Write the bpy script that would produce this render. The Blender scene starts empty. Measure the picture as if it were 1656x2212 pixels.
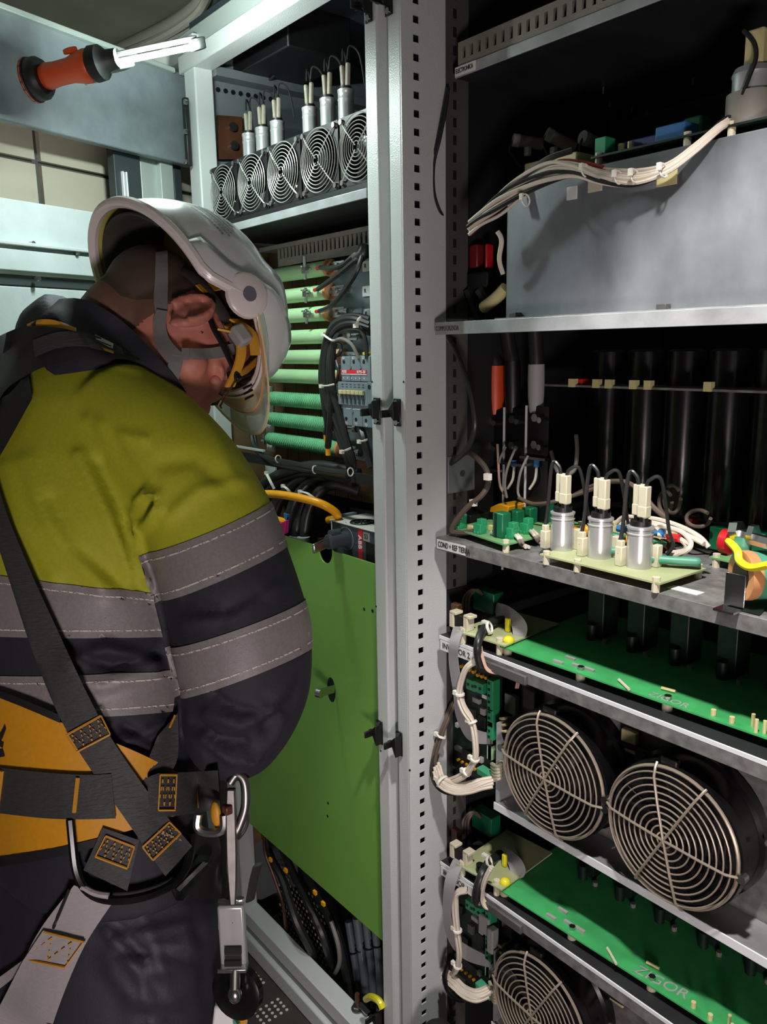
import bpy, bmesh, math, random
import numpy as np
from mathutils import Vector, Matrix, Quaternion
from mathutils.bvhtree import BVHTree
V=Vector
SCALE=0.9                                   # whole scene and camera scaled about the origin by this (numbers below are unscaled)
random.seed(4); rng=np.random.RandomState(7)
SC=bpy.context.scene; COL=SC.collection
# ------------------------------------------------------------------ camera
FOC,YAW,PIT,ROLL=1752.95,0.66947,0.19967,-0.01732
CX,CY=828.0,1106.0
CAM=V((1.1687,-0.98126,1.75))
cF=V((-math.cos(YAW)*math.cos(PIT),math.sin(YAW)*math.cos(PIT),-math.sin(PIT)))
_R=V((math.sin(YAW),math.cos(YAW),0)); _U=_R.cross(cF)
cR=_R*math.cos(ROLL)+_U*math.sin(ROLL); cU=-_R*math.sin(ROLL)+_U*math.cos(ROLL)
cd=bpy.data.cameras.new('camera'); co=bpy.data.objects.new('camera',cd); COL.objects.link(co)
cd.sensor_fit='VERTICAL'; cd.sensor_height=36; cd.lens=FOC*36/2212; cd.clip_start=.02
m=Matrix((cR,cU,-cF)).transposed().to_4x4(); m.translation=CAM*SCALE; co.matrix_world=m
SC.camera=co
# ------------------------------------------------------------------ world, lights, exposure
w=bpy.data.worlds.new('dark room'); SC.world=w; w.use_nodes=True
w.node_tree.nodes['Background'].inputs[0].default_value=(.72,.70,.74,1)
w.node_tree.nodes['Background'].inputs[1].default_value=.035
def area(name,loc,target,size,power,col):
    l=bpy.data.lights.new(name,'AREA'); l.shape='DISK'; l.size=size*SCALE; l.energy=power; l.color=col
    o=bpy.data.objects.new(name,l); COL.objects.link(o); o.location=V(loc)*SCALE
    o.rotation_euler=(V(target)-V(loc)).to_track_quat('-Z','Y').to_euler(); return o
def spot(name,loc,target,size,power,col,cone):
    l=bpy.data.lights.new(name,'SPOT'); l.spot_size=math.radians(cone); l.spot_blend=.5; l.shadow_soft_size=size*SCALE; l.energy=power; l.color=col
    o=bpy.data.objects.new(name,l); COL.objects.link(o); o.location=V(loc)*SCALE; o.rotation_euler=(V(target)-V(loc)).to_track_quat('-Z','Y').to_euler()
spot('aisle_spot',(.80,-.46,2.52),(.62,.18,1.10),.04,88,(1,.95,.93),58)      # added unseen spot aimed down at the right rack shelves
area('fill_low',(1.75,-1.35,.95),(.05,-.1,1.1),.35,13,(1,.86,.86))      # added pinkish fill from low right, behind the camera
area('fill_left',(-.66,-1.78,1.40),(-.05,-.6,1.35),.18,60,(.97,1,.96))    # added fill from the left to brighten the jacket back
SC.view_settings.view_transform='Standard'; SC.view_settings.look='None'
SC.view_settings.exposure=.22; SC.view_settings.gamma=1; SC.view_settings.use_curve_mapping=False
# ------------------------------------------------------------------ pixel ray -> point on a plane of the place
def ray(x,y): return cF+cR*((x-CX)/FOC)-cU*((y-CY)/FOC)
def PX(x,y,X): d=ray(x,y); return CAM+d*((X-CAM.x)/d.x)
def PY(x,y,Y): d=ray(x,y); return CAM+d*((Y-CAM.y)/d.y)
def PZ(x,y,Z): d=ray(x,y); return CAM+d*((Z-CAM.z)/d.z)
def PN(x,y,q,n): d=ray(x,y); return CAM+d*((q-CAM).dot(n)/d.dot(n))
def PD(x,y,z): return CAM+ray(x,y)*z
def path(pts,Y=None): return [PY(p[0],p[1],p[2] if len(p)>2 else Y) for p in pts]
# ------------------------------------------------------------------ materials
def lin(c):
    return tuple((x/255/12.92 if x/255<=.04045 else ((x/255+.055)/1.055)**2.4) for x in c)
MATS={}
def mat(name,c,rough=.5,metal=0,noise=None,bump=None,spec=.5,emit=0,alpha=1,trans=0,coat=0,c2=None):
    m=bpy.data.materials.new(name); m.use_nodes=True; nt=m.node_tree; N=nt.nodes; L=nt.links; b=N['Principled BSDF']
    col=lin(c); b.inputs['Base Color'].default_value=(*col,1); b.inputs['Roughness'].default_value=rough
    b.inputs['Metallic'].default_value=metal; b.inputs['Specular IOR Level'].default_value=spec
    if trans: b.inputs['Transmission Weight'].default_value=trans
    if coat: b.inputs['Coat Weight'].default_value=coat
    if alpha<1: b.inputs['Alpha'].default_value=alpha
    if emit: b.inputs['Emission Color'].default_value=(*col,1); b.inputs['Emission Strength'].default_value=emit
    tc=N.new('ShaderNodeTexCoord')
    if noise:
        sc,amt=noise[:2]; n=N.new('ShaderNodeTexNoise'); n.inputs['Scale'].default_value=sc; n.inputs['Detail'].default_value=5
        r=N.new('ShaderNodeValToRGB'); mx=N.new('ShaderNodeMix'); mx.data_type='RGBA'
        src=tc.outputs['Object']
        if len(noise)>2:
            mp=N.new('ShaderNodeMapping'); mp.inputs['Scale'].default_value=noise[2]; L.new(src,mp.inputs[0]); src=mp.outputs[0]
        L.new(src,n.inputs['Vector']); L.new(n.outputs['Fac'],r.inputs[0])
        r.color_ramp.elements[0].position=.35; r.color_ramp.elements[1].position=.68
        lo=lin(c2) if c2 else tuple(x*(1-amt) for x in col); hi=col if c2 else tuple(min(1,x*(1+amt*.5)) for x in col)
        mx.inputs['A'].default_value=(*lo,1); mx.inputs['B'].default_value=(*hi,1)
        L.new(r.outputs[0],mx.inputs['Factor']); L.new(mx.outputs['Result'],b.inputs['Base Color'])
    if bump:
        n=N.new('ShaderNodeTexNoise'); n.inputs['Scale'].default_value=bump[0]; n.inputs['Detail'].default_value=3
        src=tc.outputs['Object']
        if len(bump)>2:
            mp=N.new('ShaderNodeMapping'); mp.inputs['Scale'].default_value=bump[2]; L.new(src,mp.inputs[0]); src=mp.outputs[0]
        bp=N.new('ShaderNodeBump'); bp.inputs['Strength'].default_value=bump[1]; bp.inputs['Distance'].default_value=.003
        L.new(src,n.inputs['Vector']); L.new(n.outputs['Fac'],bp.inputs['Height']); L.new(bp.outputs[0],b.inputs['Normal'])
    MATS[name]=m; return m
mat('paint',(196,200,198),.34,bump=(420,.22),noise=(3,.06))
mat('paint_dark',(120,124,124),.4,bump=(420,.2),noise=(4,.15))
mat('profile_dark',(82,80,78),.5,noise=(8,.25))
mat('galv',(166,169,170),.42,.3,noise=(16,.28),bump=(180,.08))
mat('galv_box',(128,133,137),.40,.3,noise=(7,.5,(1,1,.6)),bump=(90,.08))
mat('galv_dull',(128,127,124),.46,.25,noise=(55,.36),bump=(140,.1))
mat('galv_dark',(48,49,50),.5,.3,noise=(10,.3))
mat('lip_edge',(228,230,232),.35,.1)
mat('steel',(190,190,188),.25,1)
mat('steel_dull',(140,138,134),.38,1,noise=(60,.2))
mat('wire_bright',(190,190,184),.3,.5); mat('wire_steel',(172,160,142),.35,.5)
mat('alu',(205,205,205),.32,.6,noise=(40,.18,(1,1,.12)))
mat('black',(16,16,17),.45); mat('black_gloss',(14,14,15),.22); mat('black_matte',(10,10,10),.8)
mat('interior',(22,23,24),.7)
mat('interior_grey',(105,110,112),.5,noise=(6,.2))
mat('roof_blue',(46,54,60),.5)
mat('cable',(34,35,35),.38); mat('cable_grey',(120,118,112),.5)
mat('white_wire',(205,194,178),.5); mat('pink_wire',(196,160,140),.55); mat('dusty_wire_shaded',(84,72,60),.7); mat('white_plastic',(200,194,168),.45); mat('tie',(222,220,206),.4)  # brown dusty wire tone is also darkened for shade at the back
mat('yellow_cable',(242,165,18),.35); mat('dusty_plastic',(166,160,142),.6,noise=(40,.25)); mat('red',(196,30,38),.4); mat('dark_red',(112,22,26),.45); mat('orange',(214,74,34),.45)
mat('grey_sleeve',(158,156,156),.6)
mat('pcb',(66,164,94),.4,noise=(26,.16)); mat('pcb_light',(108,160,104),.45,noise=(12,.18)); mat('pcb_pale',(170,178,132),.5,noise=(10,.2)); mat('pcb_dark',(10,34,24),.5,noise=(30,.5))
mat('terminal',(40,140,92),.4); mat('terminal_mint',(70,160,120),.45); mat('cap_green',(18,96,62),.35)
mat('beige',(206,194,140),.55,noise=(20,.12)); mat('amber',(214,150,24),.35); mat('blue',(52,112,168),.45); mat('blue_dark',(58,72,140),.45)
mat('resistor',(166,206,156),.5,noise=(14,.06)); mat('resistor_rough',(104,178,128),.6,noise=(30,.15)); mat('resistor_film',(74,142,116),.45)
mat('ceramic',(196,140,90),.6,noise=(30,.2)); mat('copper',(92,56,36),.45,.3,noise=(14,.4)); mat('brown_board',(112,86,58),.7,noise=(7,.3,(1,1,3)))
mat('mount_plate',(124,136,142),.38,.35,noise=(7,.2)); mat('duct',(132,126,116),.6,noise=(9,.25))
mat('contactor',(118,130,138),.5); mat('contactor_dark',(62,70,76),.5); mat('breaker_white',(214,212,200),.5,noise=(30,.08))
mat('abb_red',(214,40,52),.45); mat('print_white',(226,228,226),.6); mat('print_dark',(46,46,46),.6); mat('label',(216,217,214),.55)
mat('label_grey',(150,150,146),.55)
mat('green_panel',(120,170,78),.27,noise=(3,.10)); mat('magenta',(206,40,140),.5)
mat('ribbon',(150,148,150),.55,bump=(260,.1,(1,30,1))); mat('yellow_led',(214,204,40),.3)
mat('tile',(196,188,168),.5,noise=(4,.08)); mat('joint',(84,84,80),.7)
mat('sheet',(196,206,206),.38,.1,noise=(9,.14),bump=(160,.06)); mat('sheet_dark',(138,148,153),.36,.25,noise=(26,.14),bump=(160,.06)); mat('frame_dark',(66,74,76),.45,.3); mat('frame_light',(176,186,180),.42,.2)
mat('ceil',(92,98,82),.6,noise=(2,.35)); mat('conduit',(118,120,110),.5,.2)
mat('floor_plate',(78,72,66),.5,.4,noise=(8,.3)); mat('hole_bright',(214,208,198),.4,.1)
mat('lamp_orange',(206,78,34),.45); mat('lamp_black',(20,20,20),.5); mat('lamp_glass',(96,110,108),.2)
mat('led',(236,255,250),.3,emit=620)
mat('shaded_neck',(104,72,60),.65); mat('skin',(186,116,98),.55,noise=(55,.10),bump=(240,.08)); mat('hair',(70,54,44),.7)  # first tone: neck skin and short hair with shade painted in
mat('hi_vis',(160,162,26),.75,noise=(240,.06),bump=(500,.1)); mat('navy',(30,30,40),.75,noise=(200,.1),bump=(420,.12)); mat('navy_trouser',(36,36,46),.62,bump=(420,.1))
mat('reflective',(126,120,118),.5,noise=(240,.10),bump=(520,.1)); mat('stitch',(196,188,180),.7)
mat('webbing',(52,52,52),.65,bump=(90,.5,(1,1,4))); mat('webbing_black',(22,22,24),.6); mat('webbing_grey',(158,152,152),.6,bump=(90,.4,(1,1,4))); mat('thread',(196,140,40),.6)
mat('pad',(204,142,16),.6,noise=(160,.06)); mat('pad_print',(28,28,26),.6)
mat('helmet',(214,214,212),.24,coat=.4); mat('helmet_in',(176,168,92),.5); mat('helmet_pink',(214,204,200),.3)
mat('visor_clear',(226,240,232),.06,alpha=.55,spec=.6); mat('visor_amber',(232,206,150),.15,alpha=.72)
mat('strap_grey',(112,110,108),.6,bump=(160,.2)); mat('harness_dark',(52,50,44),.7); mat('harness_yellow',(206,146,38),.5); mat('rivet',(92,96,108),.4)
mat('glove',(40,40,42),.7); mat('shoe',(26,24,22),.6)
# ------------------------------------------------------------------ builders
def frame(t):
    t=t.normalized(); a=V((0,0,1)) if abs(t.z)<.9 else V((1,0,0)); u=t.cross(a).normalized(); return u,t.cross(u).normalized()
def cr(pts,k=6,closed=False):
    pts=[V(p) for p in pts]; n=len(pts)
    if n<3: return pts
    out=[]
    for i in range(n if closed else n-1):
        if closed: a,b,c,d=pts[i-1],pts[i],pts[(i+1)%n],pts[(i+2)%n]
        else: a,b,c,d=pts[max(i-1,0)],pts[i],pts[i+1],pts[min(i+2,n-1)]
        for j in range(k):
            t=j/k; out.append(.5*((2*b)+(c-a)*t+(2*a-5*b+4*c-d)*t*t+(3*b-a-3*c+d)*t**3))
    if not closed: out.append(pts[-1])
    return out
class B:
    def __init__(s): s.v=[]; s.f=[]; s.m=[]
    def add(s,vs,fs,m=0):
        o=len(s.v); s.v+=[V(x) for x in vs]; s.f+=[tuple(i+o for i in f) for f in fs]; s.m+=[m]*len(fs); return s
    def box(s,c,d,R=None,m=0):
        c=V(c); hx,hy,hz=d[0]/2,d[1]/2,d[2]/2
        ax=R if R else (V((1,0,0)),V((0,1,0)),V((0,0,1)))
        vs=[c+ax[0]*(hx*a)+ax[1]*(hy*b)+ax[2]*(hz*e) for a,b,e in ((-1,-1,-1),(1,-1,-1),(1,1,-1),(-1,1,-1),(-1,-1,1),(1,-1,1),(1,1,1),(-1,1,1))]
        return s.add(vs,[(0,3,2,1),(4,5,6,7),(0,1,5,4),(1,2,6,5),(2,3,7,6),(3,0,4,7)],m)
    def bb(s,lo,hi,m=0):
        lo,hi=V(lo),V(hi); return s.box((lo+hi)/2,hi-lo,None,m)
    def cyl(s,a,b,r,r2=None,n=14,m=0,caps=True):
        a,b=V(a),V(b); r2=r if r2 is None else r2; u,w=frame(b-a)
        vs=[a+(u*math.cos(t)+w*math.sin(t))*r for t in [i*2*math.pi/n for i in range(n)]]+[b+(u*math.cos(t)+w*math.sin(t))*r2 for t in [i*2*math.pi/n for i in range(n)]]
        fs=[(i,(i+1)%n,n+(i+1)%n,n+i) for i in range(n)]
        if caps: fs+=[tuple(range(n))[::-1],tuple(range(n,2*n))]
        return s.add(vs,fs,m)
    def lathe(s,c,ax,prof,n=20,m=0):
        c=V(c); ax=V(ax).normalized(); u,w=frame(ax); vs=[];fs=[]
        for r,h in prof: vs+=[c+ax*h+(u*math.cos(t)+w*math.sin(t))*r for t in [i*2*math.pi/n for i in range(n)]]
        for k in range(len(prof)-1): fs+=[(k*n+i,k*n+(i+1)%n,(k+1)*n+(i+1)%n,(k+1)*n+i) for i in range(n)]
        fs+=[tuple(range(n))[::-1],tuple(range((len(prof)-1)*n,len(prof)*n))]
        return s.add(vs,fs,m)
    def tube(s,pts,r,n=8,m=0,closed=False,flat=1.0):
        pts=[V(p) for p in pts]; L=len(pts); vs=[];fs=[]; u=None
        for i,p in enumerate(pts):
            if closed: t=pts[(i+1)%L]-pts[i-1]
            else: t=pts[min(i+1,L-1)]-pts[max(i-1,0)]
            t.normalize()
            if u is None: u,_=frame(t)
            u=(u-t*u.dot(t)).normalized(); w=t.cross(u)
            rr=r[i] if isinstance(r,(list,tuple)) else r
            vs+=[p+(u*math.cos(a)+w*math.sin(a)*flat)*rr for a in [k*2*math.pi/n for k in range(n)]]
        for i in range(L if closed else L-1):
            j=(i+1)%L; fs+=[(i*n+k,i*n+(k+1)%n,j*n+(k+1)%n,j*n+k) for k in range(n)]
        if not closed: fs+=[tuple(range(n))[::-1],tuple(range((L-1)*n,L*n))]
        return s.add(vs,fs,m)
    def ring(s,c,ax,R,r,n=36,k=6,m=0,sy=1):
        u,w=frame(V(ax)); c=V(c); return s.tube([c+u*R*math.cos(t)+w*R*math.sin(t) for t in [i*2*math.pi/n for i in range(n)]],r,k,m,True)
    def ball(s,c,d,n=12,m=0,R=None):
        c=V(c); d=d if isinstance(d,(tuple,list)) else (d,d,d); ax=R or (V((1,0,0)),V((0,1,0)),V((0,0,1))); vs=[];fs=[]
        for i in range(1,n):
            ph=math.pi*i/n
            for j in range(n*2):
                th=math.pi*j/n; vs.append(c+ax[0]*(d[0]*math.sin(ph)*math.cos(th))+ax[1]*(d[1]*math.sin(ph)*math.sin(th))+ax[2]*(d[2]*math.cos(ph)))
        q=2*n
        for i in range(n-2): fs+=[(i*q+j,(i+1)*q+j,(i+1)*q+(j+1)%q,i*q+(j+1)%q) for j in range(q)]
        a=len(vs); vs+=[c+ax[2]*d[2],c-ax[2]*d[2]]
        fs+=[(a,j,(j+1)%q) for j in range(q)]+[(a+1,(n-2)*q+(j+1)%q,(n-2)*q+j) for j in range(q)]
        return s.add(vs,fs,m)
    def prism(s,poly,d,m=0):                    # closed outline (3-D points) pushed along d
        poly=[V(p) for p in poly]; n=len(poly); d=V(d)
        return s.add(poly+[p+d for p in poly],[tuple(range(n))[::-1],tuple(range(n,2*n))]+[(i,(i+1)%n,n+(i+1)%n,n+i) for i in range(n)],m)
    def sheet(s,A,Bp,th=None,m=0,nrm=None):      # strip between two rails, with thickness
        A=[V(p) for p in A]; Bp=[V(p) for p in Bp]; n=len(A); th=th or .002
        vs=[]
        for i in range(n):
            t=A[min(i+1,n-1)]-A[max(i-1,0)]; nn=(t.cross(Bp[i]-A[i])).normalized()
            vs+=[A[i],Bp[i],Bp[i]+nn*th,A[i]+nn*th]
        fs=[]
        for i in range(n-1):
            for k in range(4): fs.append((i*4+k,i*4+(k+1)%4,(i+1)*4+(k+1)%4,(i+1)*4+k))
        fs+=[(0,3,2,1),tuple((n-1)*4+k for k in range(4))]
        return s.add(vs,fs,m)
    def build(s,name,mats,parent=None,loc=None,smooth=True,bevel=0,ang=.7,kind=None,label=None,recalc=True):
        me=bpy.data.meshes.new(name); o0=V(loc) if loc else V((0,0,0))
        me.from_pydata([(p-o0)*SCALE for p in s.v],[],s.f)
        for q in ([mats] if isinstance(mats,str) else mats): me.materials.append(MATS[q])
        me.polygons.foreach_set('material_index',s.m); me.update()
        if recalc: b=bmesh.new(); b.from_mesh(me); bmesh.ops.recalc_face_normals(b,faces=b.faces); b.to_mesh(me); b.free()
        if smooth: me.polygons.foreach_set('use_smooth',[True]*len(me.polygons)); me.set_sharp_from_angle(angle=ang)
        o=bpy.data.objects.new(name,me); COL.objects.link(o)
        if loc: o.location=o0*SCALE; ROOTLOC[o.name]=o0*SCALE
        if parent:
            o.parent=parent; o.matrix_parent_inverse=Matrix.Translation(-ROOTLOC[parent.name]) if parent.name in ROOTLOC else Matrix()
        if bevel:
            md=o.modifiers.new('bevel','BEVEL'); md.width=bevel*SCALE; md.segments=2; md.limit_method='ANGLE'
        if kind: o['kind']=kind
        if label: o['label']=label
        return o
ROOTLOC={}
def thing(name,label,cat,loc=(0,0,0),group=None):
    o=bpy.data.objects.new(name,None); COL.objects.link(o); o.empty_display_size=.02; o.location=V(loc)*SCALE
    ROOTLOC[o.name]=V(loc)*SCALE
    o['label']=label; o['category']=cat
    if group: o['group']=group
    return o
def tag(o,label,cat,group=None):
    o['label']=label; o['category']=cat
    if group: o['group']=group
    return o
KIDS={}
def dup(root,loc,label,group=None):
    def cp(o,par):
        c=o.copy(); COL.objects.link(c)
        if par: c.parent=par
        for ch in o.children: cp(ch,c)
        return c
    r=cp(root,None); r.location=V(loc)*SCALE; r['label']=label
    if group: r['group']=group
    return r
def text(body,size,loc,xd,yd,m,name='lettering',parent=None,align='LEFT',sx=1,ext=.0004):
    c=bpy.data.curves.new(name,'FONT'); c.body=body; c.size=size*SCALE; c.align_x=align; c.align_y='CENTER'; c.extrude=ext
    o=bpy.data.objects.new(name,c); COL.objects.link(o)
    bpy.context.view_layer.update(); me=bpy.data.meshes.new_from_object(o.evaluated_get(bpy.context.evaluated_depsgraph_get()))
    bpy.data.objects.remove(o); xd,yd=V(xd).normalized(),V(yd).normalized()
    M=Matrix((xd*sx,yd,xd.cross(yd).normalized())).transposed().to_4x4(); M.translation=V(loc)*SCALE
    me.transform(M); me.materials.append(MATS[m]); o=bpy.data.objects.new(name,me); COL.objects.link(o)
    if parent:
        o.parent=parent; o.matrix_parent_inverse=Matrix.Translation(-ROOTLOC[parent.name]) if parent.name in ROOTLOC else Matrix()
    return o
def struct(o): o['kind']='structure'; return o
XD,YD,ZD=V((1,0,0)),V((0,1,0)),V((0,0,1))
# ================================================================== THE ROOM
COMM,COND,INV,INVB,ELEC=1.7945,1.3846,1.185,.679,2.216
b=B().bb((-2.6,-2.2,-.03),(1.9,1.0,0)); struct(b.build('floor','floor_plate',smooth=False))
for i in range(14):                                                     # punched rows of the floor plate in view, as fine raised rims
    pass
b=B().bb((-4.6,-2.2,2.80),(1.9,3.0,2.84)); struct(b.build('ceiling','ceil',smooth=False))
HN=V((-.8706,0,0)); A_=math.radians(20); dd=V((math.sin(A_),-math.cos(A_),0)); dn=V((math.cos(A_),math.sin(A_),0)); DR=(dd,dn,ZD)
def DP(x,y,off=0): return PN(x,y,HN+dn*off,dn)
# tiled wall beyond the door
wl=B().box(HN-dn*.125+dd*.55+ZD*1.13,(2.2,.04,2.26),DR); wall=struct(wl.build('wall_left','joint',smooth=False))
jp=PN(78,352,HN-dn*.10,dn); s0=(jp-HN).dot(dd); z0=jp.z; TW,TH=.36,.20
for i in range(-3,3):
    for k in range(-4,1):
        p=HN-dn*.099+dd*(s0+(i+.5)*TW)+ZD*(z0+(k+.5)*TH)
        B().box(p,(TW-.016,.012,TH-.010),DR).build('tile','tile',wall,smooth=False)
# curved duct under the ceiling
b=B().tube(cr([PY(250,130,.25),PY(330,96,.22),PY(395,64,.2),PY(448,22,.2),PY(480,-40,.2)],8),.045,14); b.tube(cr([PY(250,122,.18),PY(325,92,.15),PY(385,60,.13),PY(432,22,.13),PY(462,-40,.13)],8),.012,8)
struct(b.build('trim_1','conduit'))
# ================================================================== OPEN DOOR OF THE LEFT CABINET
door=thing('cabinet_door','open grey sheet metal cabinet door carrying the orange work lamp','door',HN+ZD*.15)
zt=(DP(392,161).z+DP(0,5).z)/2; zb=(DP(0,254).z+DP(375,353).z)/2
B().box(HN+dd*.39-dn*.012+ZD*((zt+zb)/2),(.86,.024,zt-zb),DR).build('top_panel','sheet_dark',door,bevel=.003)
B().box(HN+dd*.42+dn*.004+ZD*(zt-.006),(.80,.02,.012),DR).build('top_flange','frame_light',door,bevel=.002)
z1=DP(120,444).z; z2=DP(100,531).z; z3=DP(100,598).z
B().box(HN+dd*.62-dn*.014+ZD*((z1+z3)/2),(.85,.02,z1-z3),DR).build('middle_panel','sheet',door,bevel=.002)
b=B().box(HN+dd*.62-dn*.004+ZD*((z2+z3)/2-.004),(.85,.03,z2-z3-.022),DR); b.box(HN+dd*.62+dn*.004+ZD*(z2-.004),(.85,.03,.008),DR); b.build('door_rail','sheet',door,bevel=.002)
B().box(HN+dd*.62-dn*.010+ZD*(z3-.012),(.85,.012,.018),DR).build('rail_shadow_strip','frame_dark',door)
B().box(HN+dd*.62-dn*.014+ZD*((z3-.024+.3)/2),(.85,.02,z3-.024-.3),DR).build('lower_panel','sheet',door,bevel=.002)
for x,y in ((70,526),(166,547),(82,602)):
    p=DP(x,y,.012); B().cyl(p-dn*.006,p+dn*.005,.005,n=8).build('screw','steel',door)
def stile(x0,x1,y,off,m,nm,top=2.24):
    a=(DP(x0,y,off)-HN).dot(dd); c=(DP(x1,y,off)-HN).dot(dd)
    return B().box(HN+dd*((a+c)/2)+dn*(off-.012)+ZD*((top+.3)/2),(abs(a-c),.024,top-.3),DR).build(nm,m,door,bevel=.002)
stile(250,306,400,-.03,'frame_dark','dark_stile'); stile(306,345,400,-.034,'frame_light','pale_stile'); stile(349,376,400,-.02,'frame_light','pale_stile'); stile(377,393,400,-.03,'frame_dark','dark_stile')
for x in (270,277): stile(x,x+3,430,-.022,'lip_edge','bright_bead',DP(280,372,-.022).z)
b=B().box(PY(404,286,-.012),(.016,.012,PY(404,210,-.01).z-PY(404,362,-.01).z)); hs=b.build('hinge_strip','black',door,bevel=.002)
for y in (221,285,349): p=PY(403,y,-.018); B().cyl(p,p-YD*.006,.0065,n=10).build('hinge_screw','steel',hs)
# ================================================================== THE WORK LAMP (its own light)
lamp=thing('work_lamp','orange and black cordless work lamp with glowing white light bar','lamp',DP(190,160,.05))
def LP(x,y,o): return DP(x,y,o)
a0,a1=LP(76,172,.08),LP(158,148,.16)
ax=(LP(176,143,.18)-LP(80,168,.084)).normalized()
b=B().lathe(a0,ax,[(.036,-.006),(.040,0),(.040,.014),(.034,.022)],18); b.build('base_cap','lamp_black',lamp)
B().lathe(a0-ax*.012,ax,[(.036,0),(.042,.003),(.042,.009),(.036,.012)],18).build('base_rim','lamp_black',lamp); B().ring(a0-ax*.006,ax,.040,.0025,24,6).build('base_ring','lamp_orange',lamp)
f=LP(90,203,.085); B().box(f,(.035,.03,.022),(ax,dn,ax.cross(dn))).build('hook_foot','lamp_black',lamp,bevel=.004)
B().lathe(a0+ax*.022,ax,[(.022,0),(.0245,.01),(.0225,.03),(.023,.06),(.029,.085),(.031,.1),(.027,.108)],18).build('handle','lamp_orange',lamp)
up=dn.cross(ax).normalized(); up=up if up.z>0 else -up
B().box(a0+ax*.085+dn*.026,(.022,.008,.018),(ax,dn,up)).build('switch','lamp_black',lamp,bevel=.002)
B().box(a0+ax*.11-up*.028+dn*.012,(.03,.01,.008),(ax,dn,up)).build('clip','steel',lamp,bevel=.002)
B().box(a0+ax*.095+up*.032,(.022,.016,.012),(ax,dn,up)).build('button','lamp_orange',lamp,bevel=.003)
B().lathe(a0+ax*.128,ax,[(.028,0),(.033,.006),(.032,.024),(.02,.036),(.018,.06)],18).build('collar','lamp_black',lamp)
B().box(a0+ax*.182-up*.012,(.05,.03,.022),(ax,dn,up)).build('lens_block','lamp_glass',lamp,bevel=.005)
e0,e1=LP(246,132,.25),LP(418,97,.42); be=(e1-e0).normalized(); bup=dn.cross(be).normalized(); bup=bup if bup.z>0 else -bup; bl=(e1-e0).length
B().box((e0+e1)/2+bup*.011-dn*.012,(bl+.03,.012,.010),(be,dn,bup)).build('bar_housing','lamp_black',lamp,bevel=.003)
B().box(e1+be*.008,(.016,.024,.022),(be,dn,bup)).build('bar_end_cap','lamp_black',lamp,bevel=.004)
hd=(dn*.5-bup*.87).normalized(); h2=be.cross(hd).normalized()
vs=[];fs=[]
for i in range(9):
    t=-1.45+2.9*i/8; q=hd*math.cos(t)*.009+h2*math.sin(t)*.009
    vs+=[e0+q,e1+q]
fs=[(2*i,2*i+2,2*i+3,2*i+1) for i in range(8)]
B().add(vs,fs).build('light_bar','led',lamp)
# ================================================================== LEFT CABINET FRAME
lc=thing('electrical_cabinet','light grey steel cabinet frame behind the worker, with fans and green resistors','cabinet',(-.45,.3,0))
ZT=2.62
b=B().bb((-.1045,0,.0),(-.0665,.06,ZT)); b.build('right_post','paint',lc,bevel=.004)
b=B().bb((-.0665,.030,.0),(-.058,.3,ZT)); b.build('post_side_plate','paint',lc)
xl=PY(405,300,0).x; xr=PY(428,300,0).x
B().bb((xl,0,.0),(xr,.05,ZT-.12)).build('left_post','paint',lc,bevel=.004)
zb1=PY(392,161,0).z; 
B().bb((xl-.02,-.004,zb1),(-.1046,.05,zb1+.042)).build('top_beam','paint',lc,bevel=.003)
B().bb((xl-.3,.016,zb1+.043),(-.1046,.06,zb1+.1)).build('top_beam_lip','frame_light',lc,bevel=.003)
B().bb((-.83,.02,zb1+.101),(-.106,.62,zb1+.115)).build('roof_panel','roof_blue',lc,smooth=False)
b=B().bb((-.812,.05,.1),(-.802,.6,zb1+.1)); sp=b.build('side_panel','interior_grey',lc,smooth=False)
b=B()
for i in range(11):
    x=438+i*(600-438)/10; p=PX(x,188+i*2.9,-.801); b.cyl(p,p+XD*.002,.006,n=8)
b.build('punched_holes','black',sp)
p0=PX(436,168,-.8); b=B().bb((-.801,.05,p0.z),(-.76,.58,p0.z+.02)); b.build('upper_rail','interior_grey',lc)
B().bb((-.802,.585,.1),(-.113,.6,zb1+.1)).build('back_panel','interior',lc,smooth=False)
B().bb((-.112,.06,.1),(-.106,.6,zb1+.1)).build('inner_side_panel','interior_grey',lc,smooth=False)
# plinth
pz=.117
B().bb((-.80,0,pz-.043),(-.1046,.05,pz)).build('plinth_beam','paint',lc,bevel=.002)
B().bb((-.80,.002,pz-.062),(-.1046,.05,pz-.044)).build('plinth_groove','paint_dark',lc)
B().bb((-.80,-.012,.0),(-.1046,.05,pz-.063)).build('plinth_base','paint',lc,bevel=.006)
b=B()
for i,(x,y) in enumerate(((846,170),)): pass
for x,y in ((803,825),(871,825),(822,1622),(884,1664),(812,1310)):
    p=PY(x,y,-.0005); b.cyl(p,p+YD*.002,.0022,n=8)
b.build('drilled_holes','black',lc)
def bus():
    P_=[PX(467,250,-.797),PX(520,254,-.797),PX(522,345,-.797),PX(470,345,-.797)]
    o=tag(B().prism(P_,XD*.008).build('copper_busbar','copper'),'dark copper busbar plate on the inner left wall above the fans','busbar')
    for x,y in ((501,275),(504,315)): p=PX(x,y,-.789); B().cyl(p,p+XD*.008,.011,n=12).build('bolt','steel_dull',o)
bus()
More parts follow.
